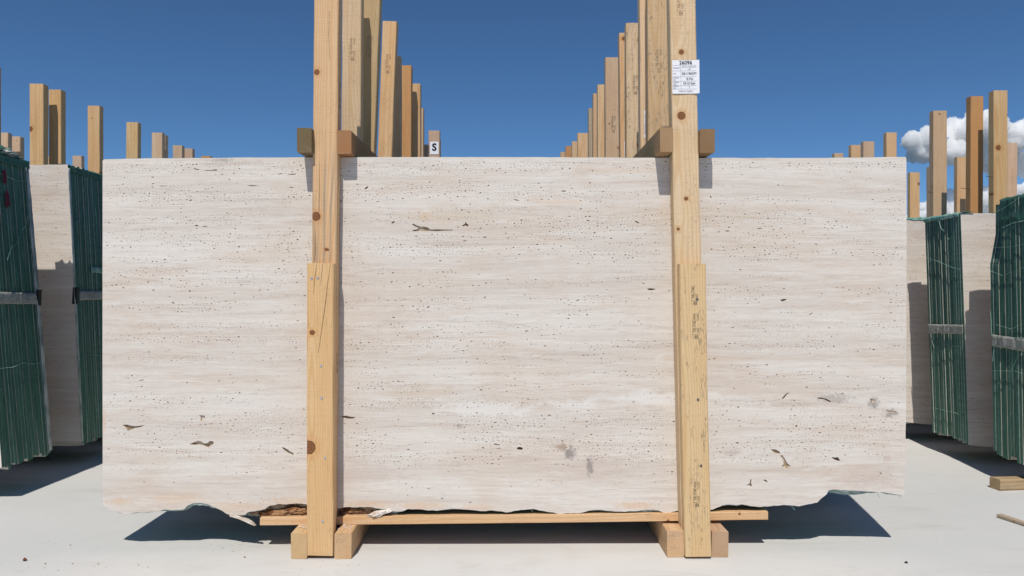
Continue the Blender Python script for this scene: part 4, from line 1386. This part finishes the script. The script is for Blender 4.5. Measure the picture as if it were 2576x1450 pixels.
def right_third():
    r = bundle(4.43, 4.70, 2.20, 5.0, 1.318, 0.108, "third right row bundle, white strip visible beside the front slab's right edge", {"pits": (2.25, 2.50), "count": 700}, 53, (0, 0))
    b = r.location
    # slack net lying over the top edge
    ex = lambda z: 2.2
    vs, fs = [], []
    n = 24
    for i in range(n + 1):
        t = i / n
        x = 2.28 + 0.30 * t
        zz = 1.322 + 0.004 * nz(t * 8, 1, 1)
        drop = 0.018 * t + 0.006 + 0.004 * nz(t * 11, 4, 1)
        vs += [(x - b.x, 4.50 - b.y, zz - b.z), (x - b.x, 4.4265 - b.y, zz + 0.001 - b.z), (x - b.x, 4.4255 - b.y, zz - drop - b.z)]
    for i in range(n):
        a = i * 3
        for k in range(2):
            fs.append((a + k, a + k + 3, a + k + 4, a + k + 1))
    obj("net_cover", mesh("net_cover", vs, fs, FOLD), r)
right_third()

# --- plainer bundles further back (only their uprights show over the front ones)
ORD = ["first", "second", "third", "fourth", "fifth", "sixth", "seventh", "eighth"]
MID = [(3.135, 3.52), (3.705, 4.09), (4.275, 4.66), (4.845, 5.23), (5.415, 5.80), (5.985, 6.33)]
for i, (a, c) in enumerate(MID):
    bundle(a, c, -1.40 + 0.02 * nz(i, 1, 1), 1.39, 1.33 - 0.004 * i, 0.118, "travertine bundle hidden behind the front slab, %s behind it in the middle row" % ORD[i], None, 60 + i)
LEFT = [(4.355, 4.75), (4.935, 5.32), (5.945, 6.26), (6.455, 6.80), (7.015, 7.40)]
for i, (a, c) in enumerate(LEFT):
    bundle(a, c, -5.0, -2.26 + 0.02 * nz(i, 3, 1), 1.50, 0.118, "travertine bundle, %s from the front in the left row, behind the netted ones" % ORD[i + 2], None, 70 + i)
RIGHT = [(4.955, 5.34), (6.055, 6.39), (6.695, 6.98), (7.305, 7.70), (8.155, 8.50)]
for i, (a, c) in enumerate(RIGHT):
    bundle(a, c, 2.30 + 0.02 * nz(i, 5, 1), 5.1, 1.31, 0.118, "travertine bundle, %s from the front in the right row, behind the netted ones" % ORD[i + 3], None, 80 + i)

# ------------------------------------------------------------------ frames further back
def frame(name_label, side, fr, rr, beams=None, skid_h=0.086):
    """fr / rr = (edge px, top px, depth, width, tone, lean, material) of the front and rear upright"""
    Y0 = (fr or rr)[2]
    xe = at((fr or rr)[0], 0, (fr or rr)[2])[0]
    f = empty("timber_rack", (xe + side * 0.043, Y0, 0))
    tag(f, name_label, "timber rack", "timber racks holding the slab bundles")
    ps = []
    for nm, s in (("front_post", fr), ("rear_post", rr)):
        if s is None:
            ps.append(None)
            continue
        e, t, Y, w, tone, lean, mt = (list(s) + [None] * 7)[:7]
        ps.append(post(f, nm, e, t, Y, w, side, tone, lean or 0.0, mt))
    y1 = (rr or fr)[2] + 0.075
    xa = xe + side * 0.043
    skid_pair(f, xa, Y0 - 0.02, y1, skid_h, 0.11)
    if beams:
        skid_pair(f, xa, Y0 - 0.02, y1, 0.085, 0.105, 0.052, beams, "top_beam")
    return f, ps

def px_at(X, Y):
    return 1288 + X * FPX / Y
def py_at(Z, Y):
    return 725 - (Z - EYE) * FPX / Y

def stamp_on(p, z_world, me=STAMP_F):
    stamp(p, 0.0, z_world - p.location.z, 0.055, me)

# middle row, left frames
mid_left = [
    ((957, -30, 3.08, 0.072, (0.55, 0.40, 0.225), 0.036), (998, 52.5, 3.52, 0.066, YELLOW, 0.036)),
    ((1007, 141, 3.65, 0.085, PINK, 0.0), (1035, 165, 4.09, 0.085, ORANGE, 0.002)),
    ((1057, 211, 4.22, 0.085, YELLOW, 0.0), (1065, 272, 4.66, 0.085, PALE, 0.0)),
    ((1077, 364, 4.79, 0.085, PINK, 0.0), (px_at(-0.54, 5.23), py_at(1.70, 5.23), 5.23, 0.085, PALE, 0.0)),
    ((1106, 329, 5.36, 0.080, PINK, 0.0), (1107.6, 350, 5.80, 0.085, YELLOW, 0.0)),
    ((px_at(-0.54, 5.93), py_at(1.70, 5.93), 5.93, 0.085, PALE, 0.0), (px_at(-0.54, 6.33), py_at(1.7, 6.33), 6.33, 0.085, PALE, 0.0)),
]
mid_left_lab = ["leaning pine frame just behind the left front post, with two tall uprights",
                "pine frame second behind the left front post, with a brown orange rear upright",
                "pine frame third behind the left front post, its upright stepping down in the row",
                "low pine frame fourth behind the left front post, next to the letter S card",
                "far pine frame in the left row carrying a white card with letter S",
                "lowest pine frame at the far end of the middle row's left side"]
for i, (a, c) in enumerate(mid_left):
    f, ps = frame(mid_left_lab[i], -1, a, c, beams=1.334 - 0.004 * i)
    if i == 0:
        stamp_on(ps[1], 1.96, STAMP_F); stamp_on(ps[0], 1.90, STAMP_F)
    if i == 4:
        x, z = at(1091, 373, 5.36)
        small_tag(f, ps[0], 0.002, z - ps[0].location.z, 0.055, "S")

mid_right = [
    ((1609, -70, 3.08, 0.085, CREAM, -0.006), (1575, 57.7, 3.52, 0.085, CREAM, -0.006, WOOD_D)),
    ((1558, 83, 3.65, 0.085, YELLOW, -0.006), (1523, 145, 4.09, 0.085, PINK, -0.004)),
    ((1503.5, 213, 4.22, 0.085, CREAM, -0.002), (1492.5, 235, 4.66, 0.085, YELLOW, 0.0)),
    ((1480.5, 273, 4.79, 0.085, GREY, 0.0), (1453, 335, 5.23, 0.080, YELLOW, 0.0)),
    ((1439, 356, 5.36, 0.085, PALE, 0.0), (1423, 368, 5.80, 0.085, ORANGE, 0.0)),
    ((1410, 383, 5.93, 0.085, PALE, 0.0), (px_at(0.42, 6.33), py_at(1.75, 6.33), 6.33, 0.085, PALE, 0.0)),
]
mid_right_lab = ["tall pine frame just behind the right front post, its tag half hidden",
                 "pine frame second behind the right front post, with a second half hidden tag",
                 "pine frame third behind the right front post, pale yellow uprights",
                 "pine frame fourth behind the right front post, with a grey weathered upright",
                 "low pine frame fifth behind the right front post, with a reddish rear upright",
                 "lowest pine upright at the far left end of the right stepped row"]
for i, (a, c) in enumerate(mid_right):
    f, ps = frame(mid_right_lab[i], 1, a, c, beams=1.334 - 0.004 * i)
    if i == 0:
        z = at(1618, 313, 3.08)[1]
        small_tag(f, ps[0], 0.006, z - ps[0].location.z, 0.055)
        stamp_on(ps[1], 1.86, STAMP)
    if i == 1:
        z = at(1565, 386, 3.65)[1]
        small_tag(f, ps[0], 0.012, z - ps[0].location.z, 0.055)
        stamp_on(ps[1], 1.80, STAMP)

# left row: inner frames, then the outer ones of the same bundles
L_in = [
    ((px_at(GAP_L, 3.11), py_at(2.15, 3.11), 3.11, 0.085, PALE, 0), (px_at(GAP_L, 3.505), py_at(2.1, 3.505), 3.505, 0.085, PALE, 0)),
    ((px_at(GAP_L, 3.77), py_at(2.1, 3.77), 3.77, 0.085, YELLOW, 0), (px_at(GAP_L, 4.18), py_at(2.1, 4.18), 4.18, 0.085, PALE, 0)),
    ((-13.0, 165, 4.295, 0.085, PALE, 0), (109, 211, 4.755, 0.088, HONEY, 0)),
    ((153, 226, 4.88, 0.080, HONEY, 0), (250, 266, 5.325, 0.085, HONEY, 0)),
    ((347, 308, 5.89, 0.092, (0.58, 0.42, 0.24), 0.006), (408, 334, 6.265, 0.088, PALE, 0)),
    ((416, 340, 6.40, 0.085, PALE, 0), (458, 366, 6.805, 0.085, PALE, 0)),
    ((484, 374, 6.96, 0.085, PINK, 0), (529, 393, 7.405, 0.090, ORANGE, 0)),
]
L_lab = ["left row timber frame holding the nearest netted bundle, beyond the picture's edge",
         "left row timber frame holding the second netted bundle, beyond the picture's edge",
         "honey pine upright standing leftmost of the two tall ones at upper left",
         "two honey pine uprights, the second and third tall ones at upper left",
         "two pine uprights in the left row, fourth and fifth counting from the left edge",
         "short pine uprights sixth in the left row, low against the sky",
         "lowest pale pine uprights of the left row, nearest the left front post"]
for i, (a, c) in enumerate(L_in):
    frame(L_lab[i], -1, a, c)
OL = -4.20
L_out = [
    ("outer pine upright at the far left edge, lower than the tall pair beside it", (px_at(OL, 5.89), py_at(1.86, 5.89), 5.89, 0.085, PALE, 0), (20, 334, 6.265, 0.06, PALE, 0)),
    ("short outer pine upright between the left edge and the tall honey pair", (51, 344, 6.41, 0.085, PALE, 0), (px_at(OL, 6.805), py_at(2.1, 6.805), 6.805, 0.085, PALE, 0)),
    ("small outer pine upright low behind the second netted bundle at left", (px_at(OL, 6.96), py_at(2.1, 6.96), 6.96, 0.085, PALE, 0), (205, 392, 7.41, 0.09, PINK, 0)),
]
for lab, a, c in L_out:
    frame(lab, -1, a, c)
for i, (y0, y1) in enumerate([(3.11, 3.505), (3.77, 4.18), (4.295, 4.755), (4.88, 5.325)]):
    frame("outer timber frame of the %s bundle in the left row, beyond the picture's edge" % ORD[i], -1, (px_at(OL, y0), py_at(2.1, y0), y0, 0.085, PALE, 0), (px_at(OL, y1), py_at(2.1, y1), y1, 0.085, PALE, 0))

R_in = [
    ((px_at(GAP_R, 3.18), py_at(2.1, 3.18), 3.18, 0.085, PALE, 0), (px_at(GAP_R, 3.575), py_at(1.95, 3.575), 3.575, 0.085, PALE, 0)),
    ((px_at(GAP_R, 3.79), py_at(2.1, 3.79), 3.79, 0.085, PALE, 0), (px_at(GAP_R, 4.19), py_at(2.1, 4.19), 4.19, 0.085, PALE, 0)),
    ((px_at(3.07, 4.37), py_at(2.05, 4.37), 4.37, 0.085, YELLOW, 0), (2500, 228, 4.705, 0.088, YELLOW, -0.002)),
    ((2442.6, 242, 4.90, 0.083, ORANGE, 0.003), (2348, 279, 5.345, 0.098, PALE, -0.001)),
    ((2230, 333.6, 6.0, 0.083, YELLOW, 0), (2172, 356, 6.395, 0.095, PALE, 0)),
    ((2141, 365, 6.64, 0.095, YELLOW, 0), (2099, 386, 6.985, 0.085, PALE, 0)),
    ((px_at(2.98, 7.25), py_at(2.10, 7.25), 7.25, 0.085, PALE, 0), (px_at(2.98, 7.70), py_at(2.1, 7.70), 7.70, 0.085, PALE, 0)),
]
R_lab = ["right row timber frame holding the nearest netted bundle, beyond the picture's edge",
         "right row timber frame holding the second netted bundle, beyond the picture's edge",
         "tallest pine upright at right with a rusty nail, right of the cloud gap",
         "two tall pine uprights with rusty side nails before the cloud, left of the tallest",
         "two pine uprights just above the front slab's right end",
         "two low pine uprights left of the front slab's right end, lowest in the row",
         "timber frame of the seventh right row bundle, sunk behind the front slab"]
for i, (a, c) in enumerate(R_in):
    f, ps = frame(R_lab[i], 1, a, c)
    if i == 2:
        side_nail(ps[1], -0.042, -0.018, at(2490, 447, 4.705)[1], 0.04)
    if i == 3:
        side_nail(ps[0], -0.041, -0.018, at(2430, 477, 4.90)[1], 0.055)
        side_nail(ps[1], -0.048, -0.018, at(2345, 486, 5.345)[1], 0.03)
OR = 4.30
R_out = [
    ("outer pine upright with a knot at the right edge, in front of the cloud", (px_at(OR, 6.0), py_at(2.1, 6.0), 6.0, 0.085, PALE, 0), (2535, 359.5, 6.40, 0.085, PALE, 0.006)),
    ("outer pine frame hidden behind the tall right uprights, sixth bundle", (px_at(OR, 6.64), py_at(2.1, 6.64), 6.64, 0.085, PALE, 0), (px_at(OR, 6.985), py_at(2.08, 6.985), 6.985, 0.085, PALE, 0)),
    ("shorter outer pine upright close beside the second tall one at right", (2408, 395, 7.25, 0.085, YELLOW, 0.006), (2337.5, 420, 7.705, 0.085, PINK, 0)),
    ("small pine upright alone right of the front slab, below the cloud", (2289.5, 434, 8.1, 0.105, YELLOW, 0), None),
]
for lab, a, c in R_out:
    frame(lab, 1, a, c)
for i, (y0, y1) in enumerate([(3.18, 3.575), (3.79, 4.19), (4.37, 4.705), (4.90, 5.345)]):
    frame("outer timber frame of the %s bundle in the right row, beyond the picture's edge" % ORD[i], 1, (px_at(OR, y0), py_at(2.1, y0), y0, 0.085, PALE, 0), (px_at(OR, y1), py_at(2.1, y1), y1, 0.085, PALE, 0))

# ------------------------------------------------------------------ offcuts and crumbs on the floor
def offcuts():
    # block of timber lying by the right bundles
    a = Vector((2.19, 3.35)); c = Vector((2.162, 3.40)); e = Vector((2.36, 3.372))
    ang = math.atan2(e.y - a.y, e.x - a.x)
    o = obj("timber_block", lumber_mesh(0.048, 0.062, 0.215, 77, WOOD_D, 0.004, 0.0015), None, (2.176, 3.377, 0.026), (0, R(90), ang), (0.43, 0.32, 0.20, 0.33))
    tag(o, "short brown timber offcut lying on the floor below the right netted bundle", "timber block")
    o = obj("timber_stick", lumber_mesh(0.012, 0.022, 0.42, 78, WOOD_D, 0.0015, 0.001), None, (1.925, 2.962, 0.0085), (0, R(90), math.atan2(-0.11, 0.032)), (0.42, 0.35, 0.27, 0.61))
    tag(o, "thin weathered stick lying on the floor at the right edge", "stick")
offcuts()

def crumbs():
    rng = random.Random(19)
    groups = [(-0.885, 2.66, 0.09, 0.05, 60, CHUNK), (-1.5, 2.62, 0.10, 0.05, 10, CHUNK), (-1.55, 2.45, 0.25, 0.03, 26, RUBBLE), (-0.55, 2.45, 0.06, 0.05, 14, CHUNK), (1.0, 2.5, 1.2, 0.3, 22, CHUNK), (-1.2, 2.5, 0.8, 0.3, 20, CHUNK)]
    vs, fs, mi = [], [], []
    mats = [CHUNK, RUBBLE, BLACK]
    def grain(x, y, z, r, m):
        n0 = len(vs)
        st = rng.uniform(0.7, 1.8)
        for k in range(6):
            v = [(1, 0, 0), (-1, 0, 0), (0, 1, 0), (0, -1, 0), (0, 0, 1), (0, 0, -1)][k]
            j = rng.uniform(.6, 1.3)
            vs.append((x + v[0] * r * j * st, y + v[1] * r * j, z + v[2] * r * j * 0.7))
        for (a, b2, c) in ((0, 2, 4), (2, 1, 4), (1, 3, 4), (3, 0, 4), (2, 0, 5), (1, 2, 5), (3, 1, 5), (0, 3, 5)):
            fs.append((n0 + a, n0 + b2, n0 + c)); mi.append(m)
    for (cx, cy, sx, sy, n, m) in groups:
        for k in range(n):
            r = rng.uniform(0.0007, 0.0028) * (1 if rng.random() < .93 else 2)
            grain(cx + rng.gauss(0, sx), cy + rng.gauss(0, sy), r * 0.5, r, mats.index(m))
    x, _ = at(593, 1395, 2.45)
    grain(-1.62, 2.49, 0.004, 0.009, 1)
    grain(1.30, 2.47, 0.003, 0.006, 2)
    grain(-0.90, 2.52, 0.003, 0.005, 1)
    # sawdust and stone crumbs on the left skids
    for k in range(70):
        r = rng.uniform(0.001, 0.004)
        if k < 40:
            grain(rng.uniform(-0.725, -0.69), rng.uniform(2.545, 2.60), 0.089 + r * .5, r, 0)
        else:
            grain(rng.uniform(-0.59, -0.545), rng.uniform(2.535, 2.60), 0.0885 + r * .5, r, 0)
    o = obj("stone_crumbs", mesh("stone_crumbs", vs, fs, mats, mi))
    tag(o, "scattered stone crumbs and sawdust on the floor and the left skids", "crumbs", None, "stuff")
crumbs()

# ------------------------------------------------------------------ cloud bank
def cloud():
    m, nt, b = new_mat("cloud_white", 1.0, 0.0)
    nt.nodes.remove(b)
    vol = node(nt, "ShaderNodeVolumePrincipled", None, {"Color": (1.0, 1.0, 1.0), "Density": 0.032, "Anisotropy": -0.25})
    nt.links.new(vol.outputs[0], nt.nodes["Material Output"].inputs["Volume"])
    Y = 6000.0
    s = FPX / Y
    def billow(p, f):
        a, v = 1.0, 0.0
        for k in range(4):
            v += a * abs(mnoise.noise(p * f))
            f *= 2.1
            a *= 0.52
        return v
    def build(spec, label, seed, flat):
        rng = random.Random(seed)
        vs, fs = [], []
        for (px, py, rp) in spec:
            r = rp / s
            cx, cz = at(px, py, Y)
            cy = Y + rng.uniform(-30, 50) / s
            nu, nv = 24, 12
            n0 = len(vs)
            for j in range(nv + 1):
                th = math.pi * j / nv
                for i in range(nu):
                    ph = 2 * math.pi * i / nu
                    vs.append((cx + math.sin(th) * math.cos(ph) * r, cy + math.sin(th) * math.sin(ph) * r, cz + math.cos(th) * r * flat))
            for j in range(nv):
                for i in range(nu):
                    a = n0 + j * nu + i
                    b2 = n0 + j * nu + (i + 1) % nu
                    fs.append((a, a + nu, b2 + nu, b2))
        tmp = obj("cloud_tmp", mesh("cloud_tmp", vs, fs, m))
        md = tmp.modifiers.new("union", 'REMESH')
        md.mode = 'VOXEL'
        md.voxel_size = 7.0
        dg = bpy.context.evaluated_depsgraph_get()
        me = bpy.data.meshes.new_from_object(tmp.evaluated_get(dg))
        bpy.data.objects.remove(tmp)
        co, no = [v.co.copy() for v in me.vertices], [v.normal.copy() for v in me.vertices]
        for v, c, n in zip(me.vertices, co, no):
            v.co = c + n * (62.0 * (billow(c + Vector((seed * 100, 0, 0)), 0.0085) - 0.32))
        for p in me.polygons:
            p.use_smooth = True
        me.materials.clear()
        me.materials.append(m)
        o = obj("cloud", me)
        tag(o, label, "cloud", "clouds low in the sky")
    build([(2288, 362, 22), (2310, 350, 26), (2340, 345, 32), (2378, 344, 40), (2412, 334, 42), (2445, 326, 44), (2472, 322, 42), (2500, 342, 44), (2540, 350, 42), (2575, 342, 44), (2615, 335, 52), (2670, 340, 60), (2740, 350, 70),
           (2305, 384, 20), (2340, 385, 28), (2390, 385, 34), (2450, 378, 50), (2520, 392, 44), (2600, 396, 50), (2700, 400, 60)],
          "white cumulus cloud with a bumpy top, the upper one at right", 3, 0.82)
    build([(2350, 520, 30), (2390, 535, 30), (2425, 518, 32), (2440, 488, 30), (2475, 500, 34), (2520, 480, 36), (2570, 490, 44), (2640, 490, 54), (2500, 540, 38), (2560, 560, 46), (2655, 560, 60), (2740, 500, 62), (2300, 556, 24), (2325, 545, 26)],
          "lower bluish white cloud under the bumpy one at right", 5, 0.55)
cloud()
